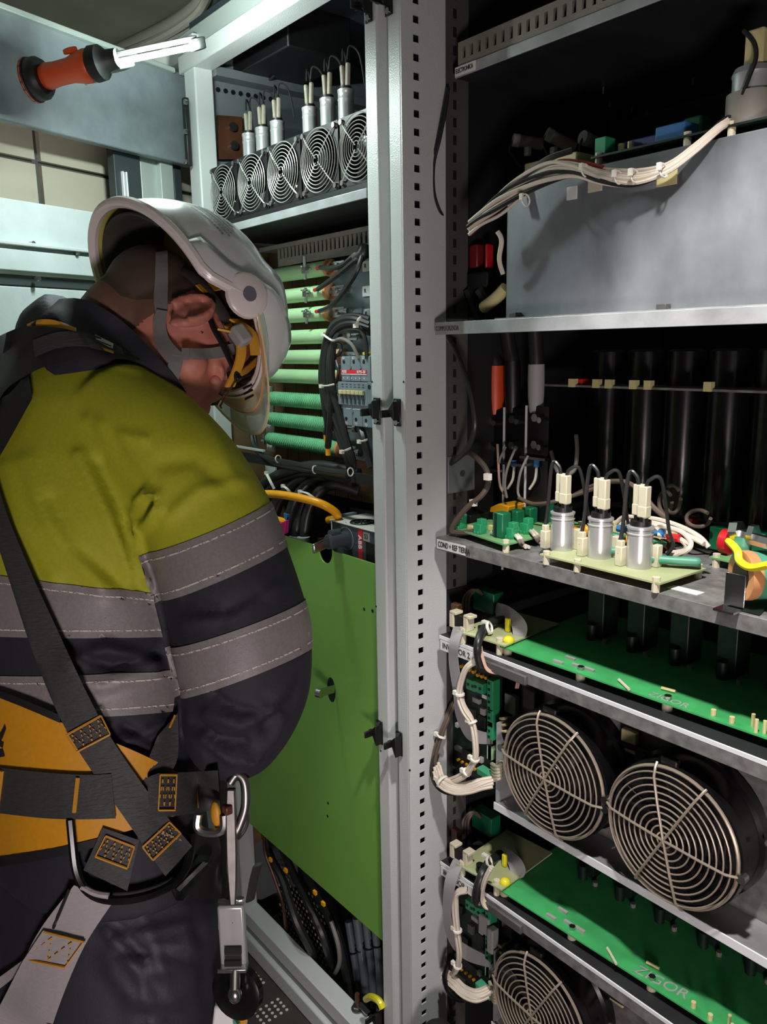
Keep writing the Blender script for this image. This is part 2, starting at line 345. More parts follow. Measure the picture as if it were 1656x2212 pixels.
# ceiling fan box
t=thing('ventilation_fan','black square ventilation fan hung under the left cabinet roof','fan',PY(545,130,.2))
B().bb(PY(475,150,.30),PY(622,100,.12)).build('fan_box','black',t,bevel=.004)
c=PY(545,160,.2); B().lathe(c,-ZD,[(.075,0),(.075,.02),(.06,.024),(.03,.02)],24).build('fan_rim','black_gloss',t)
B().tube(cr([PY(505,165,.2),PY(540,182,.2),PY(585,170,.2),PY(604,140,.2)],6),.004,6).build('fan_wire','cable',t)
# fan shelf and five small fans
sh=thing('fan_shelf','narrow galvanised shelf under the row of five small fans','shelf',(-.45,.1,2.03))
B().bb((-.80,0,2.026),(-.106,.004,2.044)).build('shelf_lip','galv',sh,bevel=.001)
B().bb((-.80,.004,2.028),(-.106,.40,2.032)).build('shelf_plate','galv_dark',sh)
B().bb((-.80,.006,2.044),(-.106,.10,2.056)).build('mounting_strip','black',sh)
FS=.130
def small_fan():
    t=thing('axial_fan','x','fan',(0,0,0),'row of five small wire-guarded fans')
    h=FS/2; b=B(); n=32; R=.059; d=.038          # square frame with a round bore
    for y in (0,d):
        pass
    ring=[];sq=[]
    for i in range(n):
        a=2*math.pi*i/n; c,s=math.cos(a),math.sin(a); k=h*.985/max(abs(c),abs(s)); ring.append((R*c,R*s)); sq.append((k*c,k*s))
    vs=[(x,0,z) for x,z in ring]+[(x,0,z) for x,z in sq]+[(x,d,z) for x,z in ring]+[(x,d,z) for x,z in sq]
    fs=[]
    for i in range(n):
        j=(i+1)%n; fs+=[(i,j,n+j,n+i),(2*n+i,3*n+i,3*n+j,2*n+j),(i,2*n+i,2*n+j,j),(n+i,n+j,3*n+j,3*n+i)]
    b.add(vs,fs).build('frame','black',t,ang=.5)
    B().lathe((0,.006,0),YD,[(.010,0),(.022,.001),(.024,.006),(.024,.03)],20).build('hub','black_gloss',t)
    b=B()
    for i in range(7):
        a=2*math.pi*i/7; u=V((math.cos(a),0,math.sin(a))); w=V((-math.sin(a),0,math.cos(a)))
        b.sheet([u*.023-w*.008+YD*.012,u*.055-w*.016+YD*.010],[u*.023+w*.008+YD*.030,u*.056+w*.012+YD*.032],.0015)
    b.build('blades','black_gloss',t)
    B().cyl((0,.034,0),(0,.036,0),.06,n=24).build('back_mesh','black',t)
    b=B()
    for k in range(8): b.ring((0,-.006-.004*(1-(k/7)**2),0),YD,.0105+k*.0072,.00095,40,5)
    for a in (45,135,225,315):
        u=V((math.cos(math.radians(a)),0,math.sin(math.radians(a))))
        b.tube([u*.006-YD*.0085,u*.05-YD*.0075,u*.068-YD*.005,u*.078-YD*.002],.0014,5)
    b.build('guard','wire_bright',t)
    for a in (45,135,225,315):
        u=V((math.cos(math.radians(a)),0,math.sin(math.radians(a))))*.0785; B().cyl(u+YD*.001,u-YD*.006,.0055,n=8).build('screw','steel',t)
    return t
fan0=small_fan()
FX=[-.683,-.546,-.411,-.276,-.141]
FL=['leftmost small fan, beside the busbar plate','second small fan from the left on the shelf','middle fan of the five on the shelf','second small fan from the white post','small fan half hidden by the white post']
for i,x in enumerate(FX):
    loc=(x,.014,2.123); lb=FL[i]+', black with round wire guard'
    if i==0: fan0.location=V(loc)*SCALE; fan0['label']=lb
    else: dup(fan0,loc,lb)
# capacitors behind the fans
def capacitor_thing(loc,h,r,label,group,first=None):
    if first: return dup(first,loc,label,group)
    t=thing('capacitor',label,'capacitor',(0,0,0),group)
    B().lathe((0,0,0),ZD,[(r,0),(r,h*.78),(r*1.04,h*.79),(r*1.04,h*.81),(r,h*.82),(r,h*.9),(r*1.05,h*.91),(r*1.05,h*.95),(r*.9,h*.96)],20).build('can','alu',t)
    B().cyl((0,0,h*.955),(0,0,h),r*.8,n=16).build('top_disc','black',t)
    for s in (-1,1):
        B().box((s*r*.55,0,h+.022),(r*.5,r*.6,.044),(V((1,0,-s*.08)).normalized(),YD,V((s*.08,0,1)).normalized())).build('connector','dusty_plastic',t,bevel=.003)
        B().tube(cr([(s*r*.5,0,h+.05),(s*r*.7,.004,h+.075),(s*r*1.4,.02,h+.06),(s*r*1.7,.03,h)],5),.0022,6).build('lead','cable',t)
    B().box((-r*1.3,-r*.2,h*.25),(r*.5,r*.8,h*.5)).build('clip','dusty_plastic',t,bevel=.001)
    return t
c0=None
for i,(x,y,d) in enumerate(((537,284,'leftmost'),(566,271,'second from left'),(598,257,'third from left'),(668,227,'fourth from left'),(707,207,'fifth from left'),(746,188,'rightmost, nearest the white post'))):
    tp=PY(x,y,.10); h=.125; lb='silver can capacitor standing behind the small fans, '+d
    loc=(tp.x,tp.y,tp.z-h)
    if c0 is None: c0=capacitor_thing(None,h,.0165,lb,'capacitors behind the small fans'); c0.location=V(loc)*SCALE
    else: dup(c0,loc,lb)
# ------------------------------------------------------------------ resistor bank
B().bb((-.80,.004,.3),(-.797,.3,2.02)).build('brown_side_board','brown_board',lc,smooth=False)
bw=thing('backing_board','brown backing boards behind the green resistors','board',(-.6,.2,1.4))
for i in range(9):
    x=-.795+i*.056; B().bb((x,.196,1.38),(x+.0535,.206,2.0)).build('plank','brown_board',bw,smooth=False)
mp=B().prism([PY(712,585,.15),PY(805,555,.15),PY(815,1000,.15),PY(712,985,.15)],YD*.006).build('mounting_plate','mount_plate',None,bevel=.001); tag(mp,'blue grey metal plate holding the right ends of the resistors','plate')
for i,(x,y,s) in enumerate(((788,575,'R'),(788,629,'R'),(790,678,'R'))):
    B().box(PY(x+4,y,.148),(.03,.002,.022)).build('tag_plate','label',mp); text(s,.013,PY(x-2,y,.1465),XD,ZD,'print_dark','lettering',mp)
dt=thing('cable_duct','dusty slotted cable duct above the top green resistor','duct',PY(720,520,.13))
za,zb_=PY(790,494,.12).z,PY(790,545,.12).z; x0,x1=PY(600,560,.12).x,PY(805,500,.12).x
B().bb((x0,.12,zb_),(x1,.1225,zb_+.018)).build('lower_band','duct',dt); B().bb((x0-.08,.115,za-.006),(x1,.165,za+.004)).build('duct_lid','duct',dt)
n=int((x1-x0)/.0165)
for i in range(n):
    x=x0+i*.0165; B().bb((x,.12,zb_+.018),(x+.0088,.1225,za-.006)).build('finger','duct',dt)
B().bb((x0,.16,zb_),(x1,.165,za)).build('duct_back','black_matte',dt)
RY=.125
ZR=[PY(700,580,RY).z,PY(700,631.5,RY).z,PY(700,677,RY).z,PY(680,727,RY).z,PY(680,771,RY).z,PY(680,814,RY).z,PY(650,865,RY).z,PY(650,911,RY).z,PY(650,957,RY).z]
XR=[712,712,712,738,738,738,728,728,735]
ORD=['topmost','second from top','third from top','fourth from top','fifth from top','sixth from top']
for i,z in enumerate(ZR):
    xr_=PY(XR[i],600+40*i,RY).x; xl_=-.705; r=.0172; rough=i>=6
    lb=('smooth pale green tube resistor, %s of the six smooth ones'%ORD[i]) if not rough else ('rough dimpled dark green tube resistor, %s of the three rough ones'%['upper','middle','lowest'][i-6])
    t=thing('tube_resistor',lb,'resistor',((xl_+xr_)/2,RY,z),'green tube resistors')
    if not rough: B().lathe((xl_,RY,z),XD,[(r,0),(r,xr_-xl_)],22).build('tube','resistor',t)
    else:
        b=B(); L=xr_-xl_; nx=int(L/.0098)*2; na=20; vs=[];fs=[]           # net of wound strip: raised crossings all round
        for k in range(nx*2+1):
            for j in range(na*2):
                a=math.pi*j/na; q=(math.sin(k*math.pi/2+a*na/2)*math.cos(k*math.pi/2-a*na/2)); e=.0021*math.cos(k*math.pi/2)*math.cos(j*math.pi/2) if 6<k<nx*2-10 else -.001
                rr=r+e; vs.append((xl_+L*k/(nx*2),RY+rr*math.cos(a),z+rr*math.sin(a)))
        for k in range(nx*2):
            for j in range(na*2): j2=(j+1)%(na*2); fs.append((k*na*2+j,k*na*2+j2,(k+1)*na*2+j2,(k+1)*na*2+j))
        b.add(vs,fs).build('tube','resistor_rough',t,ang=3)
    B().lathe((xr_,RY,z),XD,[(r*1.12,-.004),(r*1.15,0),(r*1.15,.006),(r*.5,.008)],16).build('ceramic_end','ceramic',t)
    B().lathe((xr_+.006,RY,z),XD,[(r*.55,0),(r*.55,.006),(r*.3,.008)],12).build('end_nut','steel_dull',t)
    b=B().bb((xr_+.008,RY-.003,z-.011),(xr_+.06,RY,z+.011)); b.cyl((xr_+.045,RY-.003,z),(xr_+.045,RY-.014,z),.006,n=8); b.cyl((xr_+.045,RY-.008,z),(xr_+.085,RY-.008,z),.0035,n=8); b.cyl((xr_+.08,RY-.01,z),(xr_+.09,RY-.01,z),.009,n=10); b.build('end_bracket','steel',t)
    if i<3:
        x=PY(676,600,RY).x; b=B().cyl((x,RY-.022,z-.022),(x,RY-.022,z+.03 if i==0 else z+.012),.004,n=8); b.cyl((x,RY-.022,z-.008),(x,RY-.022,z+.004),.0095,n=6); b.cyl((x,RY-.022,z+.005),(x,RY-.022,z+.008),.012,n=12); b.box((x+.008,RY-.018,z),(.03,.008,.003)); b.build('terminal_bolt','steel',t)
    if rough:
        b=B().lathe((xl_-.012,RY,z),XD,[(.006,0),(r*.9,.004),(r,.012)],14); b.build('end_cap','resistor_rough',t)
        if i>6:
            x=xl_-.02; b=B().box((x,RY-.006,z),(.03,.014,.003)); b.cyl((x-.004,RY-.008,z-.016),(x-.004,RY-.008,z+.012),.004,n=8); b.cyl((x-.004,RY-.008,z-.008),(x-.004,RY-.008,z-.002),.009,n=6); b.build('terminal_bolt','steel',t)
q=B().bb((-.757,.14,ZR[8]-.04),(-.715,.146,ZR[6]+.03)).build('support_bracket','paint',None,bevel=.002); tag(q,'white painted bracket strip at the left ends of the rough resistors','bracket')
def cable(name,label,pts,r,m,cat='cable',group=None,Y=None,parent=None,k=6,n=8,flat=1):
    o=B().tube(cr(path(pts,Y),k),r,n,flat=flat).build(name,m,parent)
    return o if parent else tag(o,label,cat,group)
# three leads with red ferrules to the top resistors
jn=(786,543,.085)
for i,(pts,d) in enumerate((([(786,543,.085),(765,552,.075),(740,572,.07),(715,579,.08),(692,578,.095)],'top'),([(784,548,.085),(760,568,.07),(725,597,.075),(686,625,.095)],'second'),([(782,552,.08),(768,590,.07),(742,630,.075),(715,661,.085),(690,672,.095)],'third'))):
    o=cable('lead_wire','black lead with red ferrule running to the %s resistor'%d,pts,.0055,'cable',group='leads to the top resistors')
    e=PY(*pts[-1]); e2=e+V((-.022,.006,0)); B().cyl(e,e2,.0045,n=8).build('ferrule','red',o)
o=B().tube(cr(path([(788,530,.09),(783,548,.085),(768,560,.08)]),5),.013,10).build('heat_shrink_sleeve','cable'); tag(o,'black sleeve joining the three resistor leads beside the post','cable sleeve')
# bundle of black cables looping past the contactor
BN=[[(800,700,.07),(760,688,.06),(725,700,.06),(703,740,.06),(697,800,.06),(704,860,.06),(718,905,.06),(735,955,.06),(752,1000,.06),(754,1022,.07)],
    [(800,708,.07),(762,698,.06),(730,708,.06),(709,745,.06),(703,800,.055),(710,862,.055),(724,905,.055),(742,955,.055),(760,1000,.06),(757,1024,.07)],
    [(800,718,.075),(765,712,.065),(735,718,.065),(716,750,.06),(711,800,.05),(714,860,.05),(712,920,.05),(708,965,.07)],
    [(800,690,.075),(765,683,.07),(735,690,.065),(712,715,.065),(698,770,.065),(694,815,.065),(700,870,.065),(707,920,.07),(704,935,.08)],
    [(740,712,.07),(722,740,.055),(716,790,.05),(720,850,.05),(735,900,.05),(748,950,.05),(762,995,.055),(760,1020,.07)]]
for i,p in enumerate(BN):
    o=cable('control_cable',['black cable second in from the left of the loop beside the contactor','black cable in the middle of the loop beside the contactor','innermost black cable of the loop, ending at the lowest rough resistor','outermost black cable of the loop beside the green tubes','black cable at the right of the bundle, running down to the tray'][i],p,.0075,'cable',group='cable loop beside the contactor')
    if i in (2,3): e=PY(*p[-1]); B().cyl(e,e-ZD*.02,.006,n=8).build('orange_ferrule','yellow_cable',o)
cable('wire','thin black wire arching from the bundle to the top of the contactor',[(720,738,.06),(738,732,.05),(760,745,.05),(775,775,.055)],.004,'cable_grey')
cable('wire','thin black wire hooking back beside the fifth resistor',[(722,742,.06),(735,745,.055),(734,765,.055),(722,768,.06)],.004,'cable')
cable('wire','thin black wire descending along the post above the contactor',[(772,700,.06),(788,730,.055),(792,775,.055)],.0045,'cable')
cable('wire','thin black wire curling left of the contactor',[(722,770,.06),(731,800,.05),(726,825,.055),(720,818,.06)],.0038,'cable')
def tie(pts,label,Y=None,r=.0032):
    o=B().tube(cr(path(pts,Y),4),r,6,flat=.6).build('cable_tie','tie'); e=PY(*pts[0]); B().box(e,(.010,.007,.008)).build('tie_head','tie',o); return tag(o,label,'cable tie','white cable ties in the left cabinet')
tie([(698,722,.05),(705,728,.042),(716,735,.042),(722,735,.05)],'cable tie on the left shoulder of the cable loop')
tie([(768,704,.05),(773,692,.042),(779,686,.05)],'cable tie on the top of the cable loop by the post')
tie([(694,834,.045),(708,833,.036),(722,830,.045)],'cable tie round the bundle beside the contactor top')
tie([(738,976,.045),(748,972,.036),(757,968,.045)],'cable tie at the lower end of the cable bundle')
tie([(776,954,.05),(786,952,.042),(792,950,.05)],'cable tie on the cable under the contactor')
cable('cable','black cable leaving the contactor bottom along the post',[(778,920,.07),(786,950,.06),(795,985,.06),(802,1010,.06)],.009,'cable')
# contactor
def contactor():
    p0=PY(734,768,.055); p1=PY(736,918,.055); xr2=PY(800,850,.055).x+.012; W=xr2-p0.x; zt_,zb2=p0.z,p1.z; H=zt_-zb2
    t=thing('contactor','grey contactor with red brand strip, beside the post','contactor',(p0.x+W/2,.1,zb2))
    X=lambda u:p0.x+W*u
    Z=lambda v:zt_-H*v
    F=.055
    B().bb((X(-.06),F+.012,Z(1)),(X(1),.15,Z(0))).build('housing','contactor',t,bevel=.002)
    for k in range(3): 
        B().bb((X(.02+k*.30),F,Z(.36)),(X(.02+k*.30+.285),F+.012,Z(.012))).build('terminal_cover','contactor',t,bevel=.001)
        B().bb((X(.05+k*.30),F,Z(.995)),(X(.05+k*.30+.285),F+.012,Z(.70))).build('terminal_cover','contactor',t,bevel=.001)
        for v,du in ((.09,.12),(.9,.15)):
            p=V((X(du+k*.30),F-.0004,Z(v))); B().cyl(p,p+YD*.001,.0042,n=10).build('terminal_hole','black',t)
        p=V((X(.12+k*.30),F-.0006,Z(.035))); text('L%d'%(k+1),.008,p,XD,ZD,'print_white','lettering',t,'CENTER')
        p=V((X(.15+k*.30),F-.0006,Z(.965))); text('T%d'%(k+1),.008,p,XD,ZD,'print_white','lettering',t,'CENTER')
    for v in (.16,.78):
        for u in (.31,.61):
            p=V((X(u+(0.03 if v>.5 else 0)),F-.002,Z(v))); B().cyl(p,p+YD*.006,.0048,n=10).build('screw','steel',t)
    B().bb((X(.03),F-.0012,Z(.255)),(X(.80),F,Z(.20))).build('brand_strip','abb_red',t); B().bb((X(.03),F-.0011,Z(.268)),(X(.80),F,Z(.256))).build('brand_strip_edge','print_white',t)
    text('ABB',.0095,(X(.055),F-.0018,Z(.229)),XD,ZD,'print_white','lettering',t,sx=1.1); text('AF95-30',.0088,(X(.52),F-.0018,Z(.229)),XD,ZD,'print_white','lettering',t)
    B().bb((X(-.06),F-.003,Z(.70)),(X(.84),F+.012,Z(.37))).build('auxiliary_block','contactor',t,bevel=.001)
    for k in range(6):
        B().bb((X(.09+.125*k),F-.0008,Z(.325)),(X(.11+.125*k),F,Z(.306))).build('print_mark','print_white',t)
        for v in (.40,.435): B().bb((X(.07+.125*k),F-.0036,Z(v+.008)),(X(.07+.125*k+.05),F-.003,Z(v))).build('slot','black',t)
        B().bb((X(.02+.125*k),F-.009,Z(.545)),(X(.02+.125*k+.11),F-.003,Z(.485))).build('wire_clip','beige',t,bevel=.001)
        B().bb((X(.05+.125*k),F-.006,Z(.61)),(X(.05+.125*k+.055),F-.003,Z(.548))).build('clip_rib','contactor_dark',t)
        B().bb((X(.07+.125*k),F-.005,Z(.675)),(X(.07+.125*k+.055),F-.003,Z(.612))).build('clip_rib','contactor_dark',t)
    B().bb((X(.85),F-.004,Z(.72)),(X(.99),F+.012,Z(.36))).build('coil_block','contactor',t,bevel=.001)
    for v in (.43,.69): p=V((X(.91),F-.0045,Z(v))); B().cyl(p,p+YD*.001,.005,n=10).build('coil_hole','black',t)
    for k in range(14): B().bb((X(.16+.045*k),F-.0008,Z(.757)),(X(.16+.045*k+.032),F,Z(.750))).build('print_dash','print_white',t)
    for u in (.62,.9): B().bb((X(u),.06,Z(0)),(X(u)+.014,.075,Z(-.045))).build('green_stub','yellow_led',t,bevel=.002)
contactor()
# lower tray and thick black cables
tr=B().bb((-.795,.05,PY(700,1000,.14).z-.01),(-.11,.055,PY(700,950,.14).z-.045)).build('cable_tray','black_matte'); 
tag(tr,'black cable tray face below the rough resistors','tray'); 
B().bb((-.795,.049,PY(560,975,.05).z),(-.62,.056,PY(560,975,.05).z+.005)).build('tray_edge','paint',tr)
BC=[[(775,1024,.12),(700,1007,.09),(640,1012,.07),(590,1032,.05),(556,1062,.04),(535,1120,.03),(525,1190,.04)],
    [(750,1034,.13),(680,1021,.10),(620,1028,.07),(585,1058,.05),(566,1105,.04),(556,1160,.04),(552,1230,.05)],
    [(755,1036,.14),(690,1028,.11),(640,1042,.08),(606,1078,.055),(592,1120,.045),(584,1170,.045),(580,1230,.05)],
    [(765,1044,.15),(712,1030,.12),(668,1042,.09),(638,1080,.06),(624,1125,.05),(616,1175,.05),(614,1240,.05)],
    [(745,1044,.16),(700,1040,.13),(668,1066,.1),(648,1105,.075),(640,1150,.06),(636,1240,.055)],
    [(775,1062,.16),(722,1047,.12),(690,1062,.095),(668,1100,.075),(658,1150,.065),(655,1240,.06)]]
for i,p in enumerate(BC): cable('power_cable','thick black power cable arching over the green panel, %s'%['first from the left','second from the left','third from the left','fourth from the left','fifth from the left','rightmost, in front'][i],p,.0135,'cable',group='thick black cables above the green panel',n=12)
for p,d in (([(575,1022,.03),(584,1040,.025),(592,1056,.03)],'leftmost arch of the thick cables'),([(611,1050,.04),(620,1056,.035),(628,1066,.045)],'middle arch of the thick cables'),([(648,1062,.05),(664,1066,.045),(680,1077,.06)],'right arches of the thick cables')): tie(p,'white cable tie across the '+d,r=.0038)
cable('cable','grey cable curving down from the visor side to the tray',[(543,930,.08),(550,965,.07),(580,990,.05),(640,1003,.045),(700,1016,.045),(752,1022,.045)],.0075,'cable')
cable('cable','black cable running along the tray under the grey one',[(548,935,.085),(556,968,.075),(584,996,.055),(640,1011,.045),(700,1020,.045),(750,1027,.045)],.0065,'cable')
for x,y in ((596,992),(676,1015),(752,1020)): 
    p=PY(x,y,.035); tag(B().ring(p+V((0,.006,0)),V((1,.2,.1)),.0088,.0016,14,5).build('cable_tie','tie'),'cable tie on the grey tray cable at '+{596:'its bend behind the visor',676:'its middle',752:'its right end'}[x],'cable tie','white cable ties in the left cabinet')
tag(B().bb(PY(573,1035,.10),PY(598,1003,.108)).build('steel_tab','paint',bevel=.002),'small pale steel tab behind the leftmost thick cable','bracket')
o=cable('earth_cable','bright yellow cable arching over the black cables onto the breaker',[(540,1022,.0),(556,1050,-.005),(566,1064,-.01)],.008,'yellow_cable')
o['label']='yellow cable stub slanting down beside the sleeve'
cable('earth_cable','bright yellow cable arching over the black cables onto the breaker',[(560,1067,-.01),(600,1068,-.01),(645,1075,.0),(690,1087,.02),(718,1102,.045),(729,1114,.06),(724,1121,.075),(710,1123,.085)],.0095,'yellow_cable',n=12)
cable('earth_cable','short yellow cable between the pink tag and the thick cables',[(585,1117,.03),(600,1122,.03),(620,1128,.04)],.008,'yellow_cable')
o=B().prism([PY(592,1122,.02),PY(603,1132,.02),(PY(616,1124,.02)),PY(614,1152,.02),PY(604,1160,.02),PY(596,1150,.02)],YD*.012).build('plastic_tag','magenta',bevel=.002); tag(o,'magenta plastic tag among the thick black cables','tag')
o=B().prism([PY(612,1108,.035),PY(620,1112,.035),PY(619,1126,.035),PY(613,1118,.035)],YD*.008).build('plastic_tag','blue'); tag(o,'small blue plastic tag above the magenta one','tag')
for i,(x,y) in enumerate(((619,1153),(637,1158),(655,1160))):
    p=PY(x,y,.055); tag(B().cyl(p,p-ZD*.06,.0155,n=14).build('cable_sleeve','label_grey'),'grey sleeve at the foot of a thick black cable, %s of three'%['left','middle','right'][i],'cable sleeve','grey sleeves on the thick cables')
tag(B().bb(PY(662,1140,.16),PY(700,1095,.2)).build('junction_box','black',bevel=.003),'small black box between the thick cables and the breaker','box')
tag(B().bb(PY(690,1180,.09),PY(704,1157,.12)).build('copper_bar','copper',bevel=.001),'short copper bar left of the breaker','busbar')
tag(B().bb((-.42,.17,PY(760,1095,.2).z-.06),(-.11,.18,PY(760,1088,.2).z)).build('cross_bar','contactor_dark',bevel=.002),'dark grey cross bar behind the breaker','bar')
# breaker
def breaker():
    F=.05; a=PY(716,1122,F); zt_=a.z; xr2=-.107
    t=thing('circuit_breaker','dark grey circuit breaker with white top and red strip above the green panel','breaker',(a.x+.1,.1,zt_-.16))
    B().bb((a.x,F,zt_-.2),(xr2,.15,zt_-.003)).build('housing','contactor_dark',t,bevel=.002)
    B().bb((a.x-.003,F-.004,zt_-.003),(xr2,.152,zt_)).build('top_cover','breaker_white',t,bevel=.001)
    B().bb((a.x-.022,F+.02,zt_-.2),(a.x-.010,.13,zt_+.004)).build('side_plate','contactor',t,bevel=.001); B().bb((a.x-.010,F+.005,zt_-.2),(a.x-.001,.14,zt_-.002)).build('side_gap','breaker_white',t)
    p=PZ(782,1128,zt_+.001); B().ring(p,ZD,.026,.0025,20,5).build('vent_ring','black',t)
    for i in range(8):
        u=V((math.cos(i*.785),math.sin(i*.785),0)); B().cyl(p+u*.006,p+u*.022,.0022,n=5).build('vent_slot','black',t)
    x=PY(778,1160,F).x; w=.014; B().bb((x-w/2,F-.001,zt_-.19),(x+w/2,F,zt_-.006)).build('brand_strip','abb_red',t)
    text('ABB',.017,(x,F-.0016,zt_-.034),-ZD,XD,'print_white','lettering',t,'CENTER')
    B().bb((x+.011,F-.001,zt_-.028),(x+.034,F,zt_-.008)).build('tag_plate','label_grey',t); text('S3',.015,(x+.0225,F-.0016,zt_-.018),XD,ZD,'print_dark','lettering',t,'CENTER')
    B().bb((x+.022,F-.002,zt_-.19),(xr2,F,zt_-.03)).build('dark_front','black',t)
    c=PY(748,1163,F); B().ring(c+YD*-.0005,YD,.026,.0012,24,5).build('dial_ring','contactor',t)
    B().cyl(c,c-YD*.05,.017,n=16).build('handle_boss','contactor_dark',t)
    B().cyl(c+ZD*.018-YD*.02,c+ZD*.018-YD*.045,.008,n=12).build('lock_barrel','contactor_dark',t)
    h0=c-YD*.045; h1=PY(676,1186,-.052)
    dv=(h1-h0).normalized(); B().box((h0+h1)/2,((h1-h0).length,.008,.022),(dv,ZD.cross(dv).normalized(),dv.cross(ZD.cross(dv).normalized()))).build('lever','steel',t,bevel=.003)
    text('I',.010,c+V((.0,-.0006,.034)),XD,ZD,'print_dark','lettering',t,'CENTER')
breaker()
# green transparent-looking cover panel
def green_panel():
    Y=.022; zt_=PY(706,1186,Y).z; z0=PY(818,2026,Y).z; nx=PY(702,1190,Y).x; r=.028
    xa,xb=-.79,-.1046; poly=[(xa,z0),(xb,z0),(xb,zt_)]
    for i in range(13):
        a=math.pi*i/12; poly.append((nx+r*math.cos(a),zt_-r*1.25*math.sin(a)))
    poly.append((xa,zt_))
    o=B().prism([(x,Y,z) for x,z in poly],YD*.004).build('green_sheet','green_panel',bevel=.0008,ang=.4); tag(o,'large green cover panel with notch, below the breaker','panel')
    for x,y,r in ((786,1316,.0035),(804,1320,.004),(708,1735,.0035),(707,1763,.0035)):
        p=PY(x,y,Y-.0005); B().cyl(p,p+YD*.001,r,n=10).build('drilled_hole','black',o)
    p=PY(715,1490,Y-.0006); b=B().prism([p+V((.017*math.cos(i*.524),0,.031*math.sin(i*.524))) for i in range(12)],YD*.001); b.build('slot_opening','black',o)
    h0=PY(722,1488,Y-.002); h1=PY(690,1497,-.035); dv=(h1-h0).normalized(); s=ZD.cross(dv).normalized()
    t=B().box((h0+h1)/2,((h1-h0).length,.007,.02),(dv,s,dv.cross(s))).build('key_lever','steel',bevel=.003); tag(t,'steel lever tongue poking through the slot of the green panel','lever'); B().cyl(h1-s*.006,h1+s*.006,.011,n=14).build('lever_end','steel',t)
green_panel()
# behind and below the panel
B().bb((-.80,.2,.1),(-.10,.21,.5)).build('lower_back_panel','interior',lc,smooth=False)
pb=B().bb(PY(606,2060,.12),PY(700,1945,.20)).build('perforated_box','galv_dark',bevel=.003); tag(pb,'dark perforated box on the cabinet floor behind the plinth','box')
lo=PY(606,2060,.12); hi=PY(700,1945,.12)
nx_=int((hi.x-lo.x)/.017); nz=int((hi.z-lo.z)/.017); b=B()
for i in range(nx_):
    for k in range(nz):
        p=V((lo.x+.012+i*.017+(k%2)*.008,.1195,lo.z+.01+k*.017)); b.cyl(p,p-YD*.001,.0045,n=6)
b.build('punched_holes','hole_bright',pb,kind='stuff')
for i,(pts,m,r,lb) in enumerate((
  ([(572,1800,.06),(584,1850,.05),(610,1900,.04),(640,1990,.03),(675,2060,.06),(690,2120,.10)],'cable',.012,'black cable sweeping down behind the green panel edge, outermost'),
  ([(600,1810,.08),(630,1880,.07),(665,1950,.06),(700,2030,.06),(720,2100,.1)],'cable',.012,'black cable sweeping down behind the green panel edge, middle'),
  ([(640,1830,.1),(680,1920,.08),(725,2010,.07),(748,2100,.09),(760,2160,.12)],'cable',.014,'black cable sweeping down behind the green panel edge, innermost'),
  ([(570,1790,.03),(572,1840,.03),(590,1890,.035),(610,1950,.04),(618,2010,.06)],'copper',.005,'thin brown wire hanging down at the left of the panel foot'),
  ([(715,1990,.05),(730,2040,.05),(733,2080,.06),(722,2105,.08)],'cable_grey',.006,'grey wire looping behind the plinth beam'))):
    cable('cable',lb,pts,r,m)
for i,x in enumerate((752,770,788,806)):
    a=PY(x,1990-8*i,.12); c=PY(x+26-3*i,2175,.12)
    o=tag(B().tube([a,(a+c)/2+V((.005,0,0)),c],.010 if i!=1 else .012,12).build('conduit_pipe','mount_plate'),'grey green conduit behind the panel foot, %s of four'%['leftmost','second','third','rightmost'][i],'conduit','conduits behind the panel foot')
    q=a.lerp(c,.35); B().ring(q,c-a,.0125,.003,14,5).build('clamp_ring','black',o)
for x,y in ((584,1857),(617,1880),(680,1928),(698,1952)): 
    p=PY(x,y,.02); tag(B().box(p,(.012,.006,.010)).build('cable_marker','yellow_cable'),'yellow marker on the dark cables below the green panel, %s'%{584:'top',617:'second down',680:'third down',698:'lowest'}[x],'marker','yellow cable markers')
tag(B().bb(PY(560,1905,.16),PY(640,1780,.18)).build('steel_bracket','galv_dull',bevel=.003),'dull steel bracket plate low behind the panel corner','bracket')
tag(B().prism([PY(560,1990,.12),PY(625,1965,.12),PY(640,1990,.12),PY(585,2030,.12)],YD*.03).build('steel_wedge','paint'),'pale steel sheet corner on the cabinet floor','sheet')
# earth stud on the plinth
st=thing('earth_stud','earth stud with nut on the plinth beam near the post','stud',PZ(772,2168,pz))
p=PZ(772,2180,pz); B().cyl(p,p+ZD*.045,.006,n=10).build('stud','copper',st); B().cyl(p+ZD*.004,p+ZD*.012,.012,n=6).build('nut','steel',st); B().cyl(p,p+ZD*.004,.016,n=14).build('washer','steel_dull',st); B().box(p+V((.02,.004,.014)),(.04,.014,.003)).build('cable_lug','steel',st)
cable('earth_wire','short green yellow earth wire from the plinth stud',[(790,2158,.01),(802,2153,.0),(818,2162,-.005),(826,2178,-.005)],.008,'yellow_led')
# floor grating: perforations of the plate in front of the plinth
b=B(); g=B()
for i in range(46):
    for k in range(24):
        if (i//4)%2==0 and (k%6)<5:
            p=V((-.78+i*.0155,-.035-k*.018,.0)); b.cyl(p,p+ZD*.0012,.0045,n=6,caps=True)
tag(b.build('floor_perforations','hole_bright',kind='stuff'),'rows of bright punched holes in the dark floor plate','perforation')
